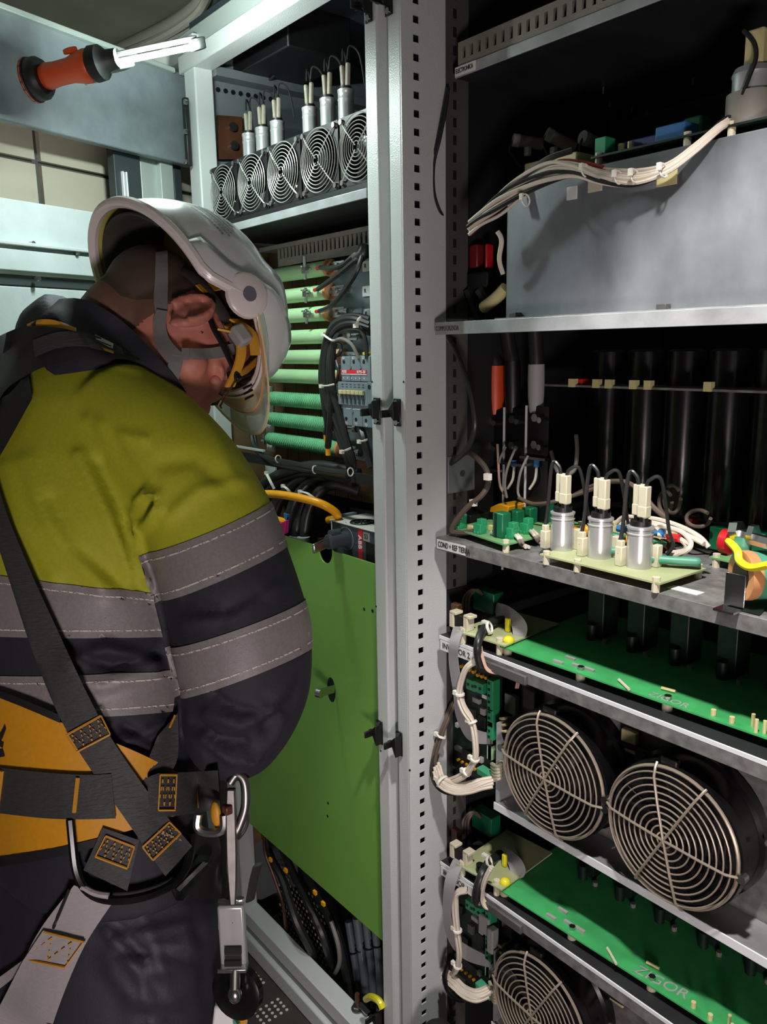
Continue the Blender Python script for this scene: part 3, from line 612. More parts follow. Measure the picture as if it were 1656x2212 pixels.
# ------------------------------------------------------------------ door catches on the posts
def catch(x,y,label,flip=False):
    p=PY(x,y,-.001); t=thing('door_catch',label,'catch',p,'black door catches on the posts'); s=-1 if flip else 1
    P2=lambda u,v,d:p+V((u*.0088,-d*.62,v*.0118*s))
    B().prism([P2(-.75,-2.2,0),P2(1.5,-2.2,0),P2(1.5,2.2,0),P2(-.75,2.2,0)],-YD*.003).build('back_plate','black_gloss',t,bevel=.001)
    B().prism([P2(1.4,1.9,.003),P2(1.4,-1.2,.003),P2(.2,-1.2+.9,.003),P2(-.6,.35,.003)] if not flip else [P2(1.4,-1.9,.003),P2(1.4,2.0,.003),P2(-.6,-.6,.003)],-YD*.018).build('wedge','black',t,bevel=.001)
    B().prism([P2(-.7,-.7,.003),P2(-.2,-.7,.003),P2(-.2,.5,.003),P2(-.7,.5,.003)],-YD*.034).build('tongue','black',t,bevel=.001)
    B().prism([P2(-1.2,-.65,.022),P2(-.3,-.65,.022),P2(-.3,.5,.022),P2(-1.2,.5,.022)],-YD*.008).build('tab','black',t,bevel=.001)
    for v in (-1.55,1.5):
        q=P2(.2,v,.003); B().cyl(q,q-YD*.003,.0055,n=10).build('screw','steel',t)
catch(813,888,'black door catch on the left post beside the contactor'); catch(857,891,'black door catch on the right post beside the contactor')
catch(819,1580,'black door catch low on the left post',True); catch(861,1604,'black door catch low on the right post',True)
catch(795,16,'black door catch at the top of the left post'); catch(838,0,'black door catch at the top of the right post')
catch(818,2195,'black door catch at the foot of the left post',True)
# ================================================================== RIGHT CABINET FRAME
rc=thing('equipment_rack','pale grey rack with square punched post, holding the circuit boards and big fans','cabinet',(.4,.3,0))
# punched post: front face + side face with a column of square holes
B().bb((-.0356,0,0),(-.003,.004,ZT)).build('post_front','paint',rc,bevel=.003)
B().bb((-.0376,0.002,0),(-.0346,.10,ZT)).build('post_left_side','paint',rc)
yh0,yh1=.0272,.0416; b=B()
b.bb((-.003,0,0),(0,yh0,ZT)); b.bb((-.003,yh1,0),(0,.1035,ZT))
z=.0; PITCH=.0304; HH=.0125; zh0=PX(898.6,0,0).z-70*PITCH
zs=[zh0+i*PITCH for i in range(90) if .02<zh0+i*PITCH<ZT-.02]; lo=0
for zz in zs: b.bb((-.003,yh0,lo),(0,yh1,zz-HH/2)); lo=zz+HH/2
b.bb((-.003,yh0,lo),(0,yh1,ZT)); b.build('post_side','paint',rc,smooth=False)
B().bb((-.02,.012,0),(-.018,.09,ZT)).build('post_hollow_dark','black_matte',rc)  # black sheet standing in for the dark inside the hollow post
b=B(); b.bb((-.03,.1035,0),(-.004,.165,ZT)); b.build('inner_profile','profile_dark',rc)
b=B()
for i in range(90):
    zz=zh0+i*PITCH
    if zz>.05 and zz<ZT-.05: b.bb((-.0041,.126,zz-.008),(-.0034,.134,zz+.008))
b.build('profile_slots','black_matte',rc)
B().bb((-.03,.165,0),(-.012,.6,ZT)).build('side_panel','interior',rc)
B().bb((-.03,.60,0),(1.0,.61,ZT)).build('back_panel','interior',rc)
B().bb((.90,.02,0),(.91,.6,ZT)).build('right_side_panel','interior',rc)
B().bb((.872,0,0),(.915,.06,ZT)).build('right_post','paint',rc,bevel=.003)
B().bb((-.03,.1,ZT-.02),(.91,.6,ZT)).build('roof_panel','interior',rc)
for z0,z1,m in ((COMM-.30,COMM-.04,'profile_dark'),(COND+.02,COND+.115,'profile_dark')): pass
for y,x in ((1310,975),(1025,980)):
    p=PX(x,y,-.003); B().box(p+YD*.02,(.004,.075,.075)).build('joint_plate','interior_grey' if y<1200 else 'galv_dark',rc,bevel=.002); B().cyl(p+V((0,.02,0)),p+V((.006,.02,0)),.006,n=8).build('joint_bolt','steel_dull',rc)
# ------------------------------------------------------------------ shelves
def shelf(name,label,z,yl,lip,m,m2,depth=.5,xa=.018,xb=.89,tagtxt=None,tagw=.07,up=False):
    t=thing(name,label,'shelf',(.45,yl+.2,z))
    B().bb((xa,yl,z-lip),(xb,yl+.0025,z)).build('front_lip',m,t,bevel=.0008)
    B().bb((xa,yl+.0025,z-.003),(xb,yl+depth,z)).build('plate',m2,t)
    if tagtxt:
        B().bb((xa+.004,yl-.001,z-lip*.88),(xa+tagw,yl,z-lip*.12)).build('label_plate','label',t)
        text(tagtxt,lip*.62,(xa+.008,yl-.0016,z-lip*.5),XD,ZD,'print_dark','lettering',t,sx=.62)
    return t
s1=shelf('rack_shelf','galvanised shelf with faded label under the big grey metal box',COMM,.06,.0227,'galv','galv_dull',xa=.0169,tagtxt=None)
B().bb((.0185,.059,COMM-.020),(.086,.06,COMM-.004)).build('label_plate','label_grey',s1); text('COMM.FORZADA',.0125,(.0205,.0585,COMM-.012),XD,ZD,'profile_dark','lettering',s1,sx=.62)
s2=shelf('rack_shelf','galvanised shelf with white label carrying the capacitor boards',COND,.06,.0246,'galv_dull','galv_dull',xa=.0169,tagtxt='COND + REF TIERRA',tagw=.083)
s3=shelf('rack_shelf','bright edged shelf under the upper long green circuit board',INV,.06,.008,'lip_edge','galv_dark',xa=.0253)
B().bb((.0253,.0605,INV-.030),(.89,.0635,INV-.008)).build('lower_lip','galv_dull',s3,bevel=.001)
B().bb((.029,.0592,INV-.0295),(.135,.0605,INV-.009)).build('label_plate','label',s3); text('INVERSOR 2',.016,(.036,.0588,INV-.019),XD,ZD,'print_dark','lettering',s3,sx=.9)
B().bb((.14,.052,INV-.03),(.26,.0605,INV-.012)).build('lip_clamp','profile_dark',s3,bevel=.002)
s4=shelf('rack_shelf','bright edged shelf under the lower long green circuit board',INVB,.06,.008,'lip_edge','galv_dark',xa=.0256)
B().bb((.0256,.0605,INVB-.030),(.89,.0635,INVB-.008)).build('lower_lip','galv_dull',s4,bevel=.001)
B().bb((.029,.0592,INVB-.0295),(.135,.0605,INVB-.009)).build('label_plate','label',s4); text('INVERSOR 1',.016,(.036,.0588,INVB-.019),XD,ZD,'print_dark','lettering',s4,sx=.9)
B().bb((.14,.052,INVB-.03),(.26,.0605,INVB-.012)).build('lip_clamp','profile_dark',s4,bevel=.002)
# top shelf with slotted duct
t=thing('rack_shelf','topmost dark shelf with a slotted cable duct along its lip','shelf',(.45,.3,ELEC)); XA=.028
zt_=PY(995,90,.10).z; B().bb((XA,.10,ELEC),(.89,.103,ELEC+.018)).build('front_lip','galv',t,bevel=.001)
B().bb((XA,.103,ELEC+.001),(.89,.58,ELEC+.004)).build('plate','galv_dark',t)
B().bb((XA+.002,.0985,ELEC+.002),(XA+.052,.10,ELEC+.017)).build('label_plate','label',t); text('ELECTRONICA',.0105,(XA+.004,.098,ELEC+.0095),XD,ZD,'print_dark','lettering',t,sx=.62)
dz0,dz1=ELEC+.018,zt_-.004; b=B(); b.bb((XA+.004,.104,dz0),(.89,.108,dz0+.012)); b.build('duct_lower_band','duct',t)
B().bb((XA+.004,.104,dz1-.004),(.89,.16,dz1+.006)).build('duct_lid','duct',t)
for i in range(44): x=XA+.004+i*.0185; B().bb((x,.104,dz0+.012),(x+.011,.108,dz1-.004)).build('duct_finger','duct',t)
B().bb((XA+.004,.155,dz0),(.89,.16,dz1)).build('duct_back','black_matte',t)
b=B()
for x,y in ((1195,248),(1303,188),(1317,218),(1365,230),(1397,238),(1497,168)): p=PZ(x,y,ELEC); b.cyl(p-ZD*.012,p,.003,n=6)
b.build('rivet','steel_dull',t)
# ------------------------------------------------------------------ big grey box on COMM
box=thing('metal_housing','big smudged grey sheet metal housing on the upper shelf','housing',(.5,.3,COMM))
BZ=1.868+.15; BX=PY(1093,560,.1).x
B().bb((BX,.1,COMM+.0005),(.88,.5,BZ)).build('housing','galv_box',box,bevel=.002)
B().bb((BX-.012,.085,COMM),(.88,.1,COMM+.003)).build('foot_flange','galv',box)
for x in (1110,1430): 
    p=PY(x,660,.09); B().box((p.x,.093,COMM+.007),(.016,.014,.008)).build('fixing_nut','profile_dark',box,bevel=.001)
# board on the housing
cb=thing('circuit_board','dark green circuit board on top of the grey housing with blue relays','circuit board',(.6,.3,BZ))
bx0=PY(1275,352,.105).x
B().bb((bx0,.105,BZ+.012),(.87,.30,BZ+.015)).build('board','pcb_dark',cb)
for x in (bx0+.01,bx0+.16,bx0+.225,bx0+.30): B().cyl((x,.112,BZ),(x,.112,BZ+.02),.0055,n=8).build('standoff','white_plastic',cb)
p=PY(1310,340,.13); B().bb((p.x-.012,.115,BZ+.015),(p.x+.008,.14,BZ+.043)).build('terminal_block','terminal',cb,bevel=.001)
p=PY(1398,318,.16); B().bb((p.x-.03,.14,BZ+.015),(p.x+.03,.17,BZ+.035)).build('relay','blue_dark',cb,bevel=.002)
a=PY(1413,312,.12); c=PY(1470,262,.12); B().bb((a.x,.12,BZ+.015),(c.x+.008,.18,c.z)).build('relay','blue',cb,bevel=.002)
a=PY(1480,300,.16); B().bb((a.x,.15,BZ+.015),(a.x+.03,.18,BZ+.05)).build('green_capacitor','cap_green',cb,bevel=.004)
for x in (1350,1370,1440): p=PY(x,330,.14); B().cyl((p.x,.13,BZ+.015),(p.x,.13,BZ+.03),.005,n=8).build('small_part','beige',cb)
# relay block and tubular resistors
rb=thing('relay_module','cream relay block beside the housing with dusty tube resistors over it','relay',PY(1185,345,.15))
a=PY(1131,420,.14); c=PY(1245,332,.14); B().bb((a.x,.14,a.z-.03),(c.x,.22,c.z+.004)).build('block','beige',rb,bevel=.002)
for x in (1140,1196): p=PY(x,338,.15); B().cyl(p,p+ZD*.014,.007,n=8).build('screw','steel',rb)
B().cyl(PY(1190,350,.138),PY(1190,350,.142),.008,n=8).build('amber_spot','amber',rb)
for i,((x0,y0),(x1,y1)) in enumerate((((1114,303),(1172,312)),((1186,292),(1240,320)),((1263,299),(1300,315)))):
    a,c=PY(x0,y0,.20),PY(x1,y1,.24); o=tag(B().cyl(a,c,.0105,n=14).build('tube_resistor','duct'),'dusty tubular resistor above the cream relay, %s of three'%['leftmost','middle','rightmost'][i],'resistor','dusty tubular resistors above the relay'); d=(c-a).normalized()
    B().cyl(a-d*.006,a+d*.006,.0115,n=14).build('end_cap','label_grey',o); B().tube(cr([a-d*.004,a-d*.012-ZD*.02,a-ZD*.045+d*.01],5),.002,5).build('lead','cable',o)
# tall capacitor at right
p=PY(1620,262,.14); ct=thing('capacitor','tall dusty capacitor with white connector at the right end of the housing','capacitor',p)
r=.026; zb_=BZ+.012; z1=PY(1620,205,.14).z; z2=PY(1620,150,.14).z; z3=PY(1625,70,.14).z
B().lathe((p.x,.14,zb_),ZD,[(r,0),(r,z2-zb_-.012),(r*1.05,z2-zb_-.008),(r*.9,z2-zb_)],22).build('can','galv',ct)
B().lathe((p.x,.14,zb_),ZD,[(r*1.25,0),(r*1.25,z1-zb_)],22).build('sleeve','duct',ct)
B().box((p.x+.004,.14,(z2+z3)/2),(.026,.024,z3-z2)).build('connector','beige',ct,bevel=.003)
B().tube(cr(path([(1606,66,.12),(1628,92,.115),(1632,125,.115),(1618,165,.11),(1603,205,.11)]),6),.003,6).build('lead','cable',ct)
# wire bundle over the housing
WB=[(1014,494,.05),(1040,470,.05),(1080,440,.055),(1130,404,.06),(1190,372,.062),(1245,365,.065),(1300,378,.065),(1370,385,.07),(1440,364,.075),(1500,320,.085),(1560,268,.10),(1582,262,.12)]
cols=['white_wire']*9+['cable','dark_red','cable']
for i in range(12):
    a=2.4*i; rr=.004+.006*(i/12); k0=random.uniform(.7,1.3)
    pts=[]
    for j,(x,y,Y) in enumerate(WB):
        s=1.7 if 2<=j<=4 else (1.0 if j<8 else .6); p=PY(x,y,Y); pts.append(p+V((0,math.cos(a+j*.4)*rr*.6*s,math.sin(a+j*.5)*rr*s*1.25*k0)))
    if i in (3,10): pts=pts[:7]
    o=B().tube(cr(pts,5),.0028 if i%3 else .0036,6).build('wire',cols[i]); tag(o,('white wire in the drooping bundle across the grey housing' if cols[i]=='white_wire' else ('dark red wire in the drooping bundle across the grey housing' if cols[i]=='dark_red' else 'black wire in the drooping bundle across the grey housing')),'wire','white wires across the housing' if cols[i]=='white_wire' else ('black wires across the housing' if cols[i]=='cable' else None) or 'red wire')
for i,(x,y,Y,d) in enumerate(((1264,368,.058,'below the green terminal'),(1335,383,.06,'near its lowest dip'),(1370,380,.062,'just right of its lowest dip'),(1432,368,.065,'beside the yellow tape'),(1135,432,.05,'left of the housing corner'))):
    p=PY(x,y,Y); o=B().ring(p,V((1,0,.15)),.0095,.0014,14,5).build('cable_tie','tie'); B().box(p+V((0,-.0105,.004)),(.006,.004,.010)).build('tie_head','tie',o); tag(o,'cream cable tie on the wire bundle, '+d,'cable tie','cable ties on the housing bundle')
for (x,y,w,h,m,lb) in ((1285,398,.026,.022,'white_plastic','white adhesive tie base on the housing front'),(1440,385,.032,.02,'beige','yellowed adhesive tie base on the housing front'),(1235,417,.02,.02,'label','pale sticker on the housing front left')):
    tag(B().box(PY(x,y,.0985),(w,.003,h)).build('tie_base',m,bevel=.0006),lb,'tie base')
cable('wire','white wire looping down beside the housing corner',[(1074,500,.06),(1083,520,.065),(1078,560,.07),(1086,592,.08)],.004,'white_wire')
cable('cable','dark grey cable rising behind the bundle to the relay',[(1080,440,.07),(1120,390,.09),(1180,345,.10),(1235,325,.12)],.005,'cable_grey')
# left recess of COMM: red connectors, black clamp, grey sleeve
for i,(x0,x1) in enumerate(((1012,1046),(1050,1062))):
    tag(B().bb(PY(x0,580,.17),PY(x1,528,.19)).build('connector','red' if i else 'dark_red',bevel=.003),['dark red connector block behind the wire bundle end','bright red connector edge beside the dark red one'][i],'connector')
tag(B().bb(PY(1008,628,.15),PY(1092,588,.2)).build('clamp_bar','black',bevel=.004),'black clamp bar under the red connectors','clamp')
o=B().tube(cr([PY(1045,664,.12),PY(1070,645,.11),PY(1092,622,.11)],4),.011,12).build('cable_end','beige'); tag(o,'pale grey cable end lying on the upper shelf beside the housing','cable')
for i,pts in enumerate(([(1010,625,.16),(1022,655,.17),(1036,690,.2)],[(1035,625,.15),(1050,650,.16),(1062,690,.2)])): cable('cable','black cable dropping from the clamp bar, %s of two'%['left','right'][i],pts,.011,'cable')
b=tag(B().bb(PY(1007,668,.3),PY(1040,590,.31)).build('light_panel','mount_plate'),'pale blue metal plate glimpsed behind the clamp bar','plate')
# thin black cable along the post
cable('cable','thin black cable looping over the punched post edge',[(966,190,.10),(958,235,.09),(945,300,.08),(932,360,.075),(933,410,.075),(944,450,.085),(960,475,.11)],.0032,'cable')
cable('cable','second thin black cable beside the one over the punched post',[(968,190,.10),(962,240,.09),(950,300,.08),(937,355,.075),(937,412,.075),(948,452,.085),(962,474,.11)],.0028,'cable')
cable('cable','black cable arc between the upper shelf and the post bracket',[(968,730,.1),(985,760,.09),(1008,820,.08),(1022,880,.08),(1024,930,.08),(1005,975,.09),(972,1003,.12)],.0048,'cable')
# ------------------------------------------------------------------ behind COND: bars, cables, black capacitors
wp=tag(B().prism([PY(1007,735,.33),PY(1062,732,.33),PY(1062,1020,.33),PY(1007,1000,.33)],YD*.004).build('side_plate','mount_plate'),'pale blue steel plate behind the orange sleeved cable','plate')
SL=[('orange','orange sleeve of the left bar cable',(1069,790),(1069,882),(1048,730),.019),('black','black sleeve of the middle bar cable',(1106,780),(1107,880),(1087,730),.016),('grey_sleeve','grey sleeve of the right bar cable',(1158,787),(1157,878),(1150,735),.016)]
for i,(m,lb,a,c,tp,r) in enumerate(SL):
    A=PY(*a,.26); C_=PY(*c,.26); T=PY(*tp,.26)
    t=thing('power_cable','black power cable ending in a '+lb.split(' of')[0]+' above the busbars','cable',C_)
    B().tube(cr([T+ZD*.06,T.lerp(A,.5)+V((.004,0,0)),A,A.lerp(C_,.3)],5),r*.92,12).build('cable','cable',t)
    B().lathe(C_,A-C_,[(r*.8,-.012),(r*.9,0),(r*1.0,.02),(r*1.05,.05),(r*1.02,(A-C_).length)],14).build('sleeve',m,t)
for i,(x0,yt,yb) in enumerate(((1044,884,1240),(1091,880,1240),(1139,876,1240))):
    a=PY(x0,yt,.25); c=PY(x0+30,yb,.25); t=thing('busbar','%s of three black busbars with bright edges behind the green terminal board'%['leftmost','middle','rightmost'][i],'busbar',(a.x+.02,.25,c.z))
    B().bb((a.x,.25,c.z),(a.x+.055,.256,a.z)).build('bar','black_gloss',t); B().bb((a.x-.004,.248,c.z),(a.x,.256,a.z)).build('bright_edge','lip_edge',t)
    for dz in (-.022,-.075):
        p=V((a.x+.028,.25,a.z+dz)); bb=B().cyl(p+YD*.002,p-YD*.012,.0085,n=6); bb.cyl(p+V((.012,0,-.004)),p+V((.012,-.012,-.004)),.006,n=8); bb.build('bolt','steel',t)
    if i: p=V((a.x+.03,.246,a.z-.105)); B().cyl(p,p-ZD*.014,.006,n=8).build('blue_ferrule','blue',t); B().tube(cr([p-ZD*.014,p+V((.0,-.004,-.04)),p+V((-.012,-.006,-.06))],4),.0028,6).build('tail','white_wire',t)
    za=PY(x0,1015-12*i,.24).z; B().bb((a.x-.006,.235,za),(a.x+.06,.25,za+.005)).build('support_edge','steel_dull',t)
for i,pts in enumerate(([(1074,960,.23),(1076,1000,.22),(1080,1050,.22),(1095,1075,.22)],[(1092,965,.23),(1080,990,.22),(1078,1000,.22)],[(1112,970,.22),(1096,1010,.2),(1090,1045,.2),(1094,1075,.2)],[(1140,985,.22),(1124,1020,.2),(1118,1060,.2),(1124,1078,.2)],[(1190,975,.25),(1200,1010,.24),(1215,1028,.23),(1240,1015,.23),(1246,975,.24),(1244,940,.25)])):
    cable('wire','thin wire hanging between the busbars, %s'%['first from the left, pinkish','short, behind the left bar','second from the left','third from the left','looping right of the bars'][i],pts,.0026 if i<4 else .004,'cable_grey' if i!=0 else 'pink_wire')
o=cable('wire_bundle','dusty brown wire bundle arching from the post to the green terminal board',[(1005,972,.16),(1030,990,.13),(1050,1015,.12),(1054,1045,.11),(1040,1070,.10),(1010,1095,.09),(985,1125,.085),(976,1145,.085),(985,1150,.088),(1010,1150,.09),(1028,1146,.095)],.0055,'dusty_wire_shaded')
for x,y in ((1053,1030),(1022,1086)): p=PY(x,y,.095); B().box(p,(.012,.010,.012)).build('tie','tie',o)
for i in range(9):
    x0=.16+i*.085
    o=B().lathe((x0,.40,COND+.05),ZD,[(.036,0),(.036,.30),(.030,.304)],22).build('black_capacitor','black_gloss'); tag(o,'tall glossy black capacitor at the back of the rack, %s from the left'%['first','second','third','fourth','fifth','sixth','seventh','eighth','ninth'][i],'capacitor','row of tall black capacitors')
pe=PY(1215,826,.38); pe2=PY(1656,836,.38)
t=tag(B().bb((pe.x,.30,pe.z-.004),(.88,.5,pe.z)).build('cover_sheet','galv_dull'),'thin dusty sheet lying over the tall black capacitors','sheet')
for x in (1236,1288,1315,1368,1400,1530): p=PY(x,826,.30); B().box((p.x,.302,pe.z+.004),(.014,.012,.016)).build('clip','beige',t)
B().box((PY(1245,820,.31).x,.32,pe.z+.006),(.03,.02,.010)).build('red_terminal','red',t)
B().bb((pe.x+.03,.57,pe.z),(pe.x+.10,.575,COMM)).build('rear_profile','galv_dark',rc)
b=B()
for k in range(4): p=PY(1317,735+k*15,.569); b.box(p,(.012,.002,.012))
b.build('rear_profile_holes','black_matte',rc)
# ------------------------------------------------------------------ boards on COND
def pcb(name_label,poly,z,m,th=.003,sz=.014,so=True):
    t=thing('circuit_board',name_label,'circuit board',(sum(p.x for p in poly)/4,sum(p.y for p in poly)/4,z))
    q=[V((p.x,p.y,z+sz)) for p in poly]; B().prism(q,ZD*th).build('board',m,t)
    c=sum(q,V())/4
    if so:
        for p in q:
            u=p+(c-p).normalized()*.012; B().cyl((u.x,u.y,z),(u.x,u.y,z+sz+th+.006),.0062,n=8).build('standoff','white_plastic',t)
    return t
ZB=COND+.014
P1=[PZ(977,1142,ZB),PZ(1090,1180,ZB),PZ(1178,1142,ZB),PZ(1075,1112,ZB)]
P1=[P1[0],P1[1],P1[1]+V((-.005,.24,0)),P1[0]+V((-.005,.24,0))]
t1=pcb('green board with green terminal blocks on the left of the middle shelf',P1,COND,'pcb_light'); ZS=ZB+.003
def onb(x,y,zz=None): return PZ(x,y,ZS if zz is None else zz)
def term(t,x,y,s=1.0,m='terminal'):
    p=onb(x,y); bb=B().box(p+ZD*.010*s,(.020*s,.018*s,.020*s)); bb.box(p+V((.003*s,.002,.024*s)),(.014*s,.014*s,.012*s)); bb.box(p+V((-.005*s,-.010*s,.003*s)),(.004*s,.004*s,.006*s)); bb.box(p+V((.004*s,-.010*s,.003*s)),(.004*s,.004*s,.006*s)); o=bb.build('terminal_block',m,t,bevel=.0008)
for x,y,s in ((994,1140,.95),(1036,1152,.95),(1104,1162,1.0),(1136,1152,1.0)): term(t1,x,y,s)
def box_cap(t,x,yb,yt,w,m='cap_green'):
    a=onb(x,yb); h=PY(x,yt,a.y).z-a.z; o=B().box(a+ZD*h/2,(w,.024,h)).build('film_capacitor',m,t,bevel=.003); B().box(a+V((-.004,-.0125,h/2)),(w*.22,.001,h*.96)).build('dark_stripe','pcb_dark',o)
for x,yb,yt,w in ((1083,1160,1106,.026),(1115,1135,1101,.024),(1143,1128,1095,.024),(1178,1126,1084,.026)): box_cap(t1,x,yb,yt,w)
for x,y,m in ((1018,1146,'beige'),(1063,1146,'beige'),(1099,1128,'beige'),(1128,1120,'beige')): p=onb(x,y); B().box(p+ZD*.005,(.016,.009,.010)).build('small_part',m,t1,bevel=.001)
p=onb(1080,1156); B().cyl(p+V((-.01,-.012,.005)),p+V((.016,-.012,.005)),.0055,n=10).build('small_resistor','label_grey',t1)
for x,y,w in ((1012,1125,.04),(1035,1122,.03),(1060,1118,.05)): p=onb(x,y); B().box(p+ZD*.008,(w,.03,.016)).build('dark_part','black',t1,bevel=.002)
o=tag(B().prism([PY(1056,1108,.2),PY(1096,1108,.2),PY(1098,1094,.2),PY(1076,1088,.2),PY(1058,1096,.2)],YD*.05).build('transformer','amber',bevel=.002),'yellow wrapped transformer behind the green terminals','transformer')
for i,(pts) in enumerate(([(1112,1156),(1120,1164),(1124,1176),(1135,1182)],[(1116,1154),(1126,1164),(1130,1176),(1142,1182)],[(1145,1147),(1155,1158),(1162,1170),(1172,1176)],[(1150,1145),(1161,1156),(1169,1168),(1180,1174)])):
    o=B().tube(cr([PZ(x,y,ZS+.006 if k<2 else COND+.006) for k,(x,y) in enumerate(pts)],5),.0034,7).build('wire','white_wire'); tag(o,'short white wire from a green terminal to the shelf, %s'%['first','second','third','fourth'][i]+' from the left','wire','short white wires from the terminals')
P2=[PZ(1165,1200,ZB),PZ(1425,1264,ZB)]; dv=(P2[1]-P2[0]); dp=V((-dv.y,dv.x,0)).normalized()*.125
t2=pcb('pale board carrying three silver capacitors on the middle shelf',[P2[0],P2[1],P2[1]+dp,P2[0]+dp],COND,'pcb_pale')
for f in (.5,): p=P2[0].lerp(P2[1],.32)+dp*.06; B().cyl((p.x,p.y,COND),(p.x,p.y,ZS+.004),.006,n=8).build('standoff','white_plastic',t2)
CR=.0198
for i,(x,yb,yt) in enumerate(((1213,1192,1101),(1294,1209,1113),(1379,1230,1131))):
    a=onb(x,yb-6); h=PY(x,yt,a.y).z-a.z; t=t2; r=CR
    can=B().lathe(a,ZD,[(r,0),(r,h*.77),(r*1.06,h*.785),(r*1.06,h*.80),(r*.97,h*.815),(r*1.0,h*.9),(r*1.07,h*.91),(r*1.07,h*.955),(r*.9,h*.97)],26).build('capacitor','alu',t)
    B().cyl(a+ZD*h*.96,a+ZD*(h+.006),r*.82,n=18).build('top_disc','black',can)
    for s in (-1,1):
        q=a+V((s*r*.42,-s*r*.25,h)); B().cyl(q,q+ZD*.014,r*.36,n=10).build('post','black',can)
        B().box(q+ZD*.037,(r*.76,r*.68,.05)).build('connector','white_plastic',can,bevel=.0015); B().box(q+V((0,0,.022)),(r*.82,r*.76,.018)).build('connector_skirt','white_plastic',can,bevel=.0015)
    q=a+V((-r*.42,r*.1,h+.06)); z_=a.z+.02
    B().tube(cr([q,q+V((-.004,0,.014)),q+V((-.016,-.004,.016)),V((a.x-r*1.35,a.y-.008,a.z+h*.95)),V((a.x-r*1.30,a.y-.016,a.z+h*.5)),V((a.x-r*1.22,a.y-.02,z_))],6),.0033,7).build('lead','cable',can)
    q=a+V((r*.45,-r*.2,h+.06)); B().tube(cr([q,q+V((.006,0,.012)),q+V((.02,.01,.012)),V((a.x+r*1.55,a.y+.03,a.z+h*.9)),V((a.x+r*1.7,a.y+.04,a.z+h*.5)),V((a.x+r*1.2,a.y+.04,a.z+h*.25))],6),.0030,7).build('lead','cable',can)
    B().box(a+V((-r*1.2,-r*.75,.016)),(.013,.016,.032)).build('clip','white_plastic',can,bevel=.0015); B().box(a+V((-r*1.2,-r*.8,.036)),(.010,.010,.012)).build('clip','white_plastic',can,bevel=.0015)
    B().box(a+V((r*.95,r*1.0,.018)),(.012,.014,.036)).build('clip','white_plastic',can,bevel=.0015)
    for k in range(5): text('----- ---- ---'[k%3:],.004,a+V((-.010,-r*1.003,h*(.66-.09*k))),XD,ZD,'cable_grey','print',can) if False else None
def res(t,x,y,L,r=.0065,ang=-.55):
    p=onb(x,y)+ZD*(r+.004); d=V((math.cos(ang),math.sin(ang)*-1,0)); o=B().lathe(p-d*L/2,d,[(r*.55,-.003),(r*.95,0),(r,.004),(r*.9,L/2),(r,L-.004),(r*.95,L),(r*.55,L+.003)],12).build('resistor','resistor_film',t)
    b=B().tube([p-d*(L/2+.002),p-d*(L/2+.007),p-d*(L/2+.009)-ZD*(r+.003)],.0011,5); b.build('lead','steel',o)
for x,y,L,r in ((1233,1183,.028,.0062),(1252,1184,.032,.0068),(1312,1203,.032,.0065),(1336,1205,.036,.0072),(1414,1222,.032,.0066),(1446,1226,.085,.0078)): res(t2,x,y,L,r)
for x,y,r in ((1243,1166,.012),(1262,1162,.012),(1325,1178,.011),(1342,1180,.012),(1413,1196,.015),(1432,1196,.013)): p=onb(x,y)+ZD*.013; B().ball(p,(r,r*.6,r),8).build('disc_capacitor','amber' if x<1400 else 'copper',t2)
for x,y in ((1333,1164),(1418,1176),(1350,1178)): 
    p=onb(x,y)+ZD*.016; d=V((.9,.3,0)); B().prism([p+V((-.018,0,-.012)),p+V((.016,.004,-.012)),p+V((.024,.006,.002)),p+V((.018,.005,.014)),p+V((-.018,0,.014))],YD*.022).build('varistor','beige',t2,bevel=.0015)
for x,y in ((1327,1182),(1413,1200)): p=onb(x,y)+V((0,0,.022)); B().box(p,(.034,.016,.006)).build('terminal_strip','terminal_mint',t2,bevel=.001)
# white cables behind the capacitors
for i,(pts) in enumerate(([(1330,1130,.22),(1345,1118,.22),(1370,1117,.21),(1420,1122,.2),(1470,1138,.19),(1510,1160,.18),(1530,1182,.18)],[(1410,1135,.19),(1440,1150,.17),(1470,1165,.17),(1492,1178,.17)],[(1415,1145,.16),(1430,1138,.17),(1470,1148,.17),(1490,1168,.17),(1488,1185,.16),(1465,1198,.16),(1446,1200,.16)],[(1420,1155,.16),(1455,1158,.17),(1480,1175,.17),(1476,1190,.17),(1440,1195,.17)],[(1335,1160,.2),(1340,1140,.2),(1352,1128,.2),(1400,1128,.2),(1460,1145,.18),(1520,1175,.17)])):
    cable('cable','white cable curving behind the silver capacitors, %s'%['outermost arc','short inner run','loop around the right end','innermost loop','second arc'][i],pts,.0042,'white_wire',group='white cables behind the capacitors')
for x,y,m,lb in ((1425,1152,'blue','blue crimp on the white cable loop'),(1455,1161,'red','red crimp on the white cable loop'),(1345,1143,'blue','blue crimp left of the third capacitor')): p=PY(x,y,.165); tag(B().cyl(p-XD*.010,p+XD*.010,.0065,n=8).build('crimp',m),lb,'crimp')
cable('cable','dusty grey cable arching over the capacitors at the back',[(1240,1070,.24),(1285,1048,.23),(1320,1040,.22),(1355,1043,.21),(1385,1064,.2),(1410,1095,.2),(1440,1120,.2)],.0045,'dusty_wire_shaded')
cable('cable','long dark cable running behind the board from the busbars',[(1120,1075,.2),(1150,1088,.2),(1190,1085,.2),(1240,1070,.22),(1300,1050,.23)],.004,'dusty_wire_shaded')
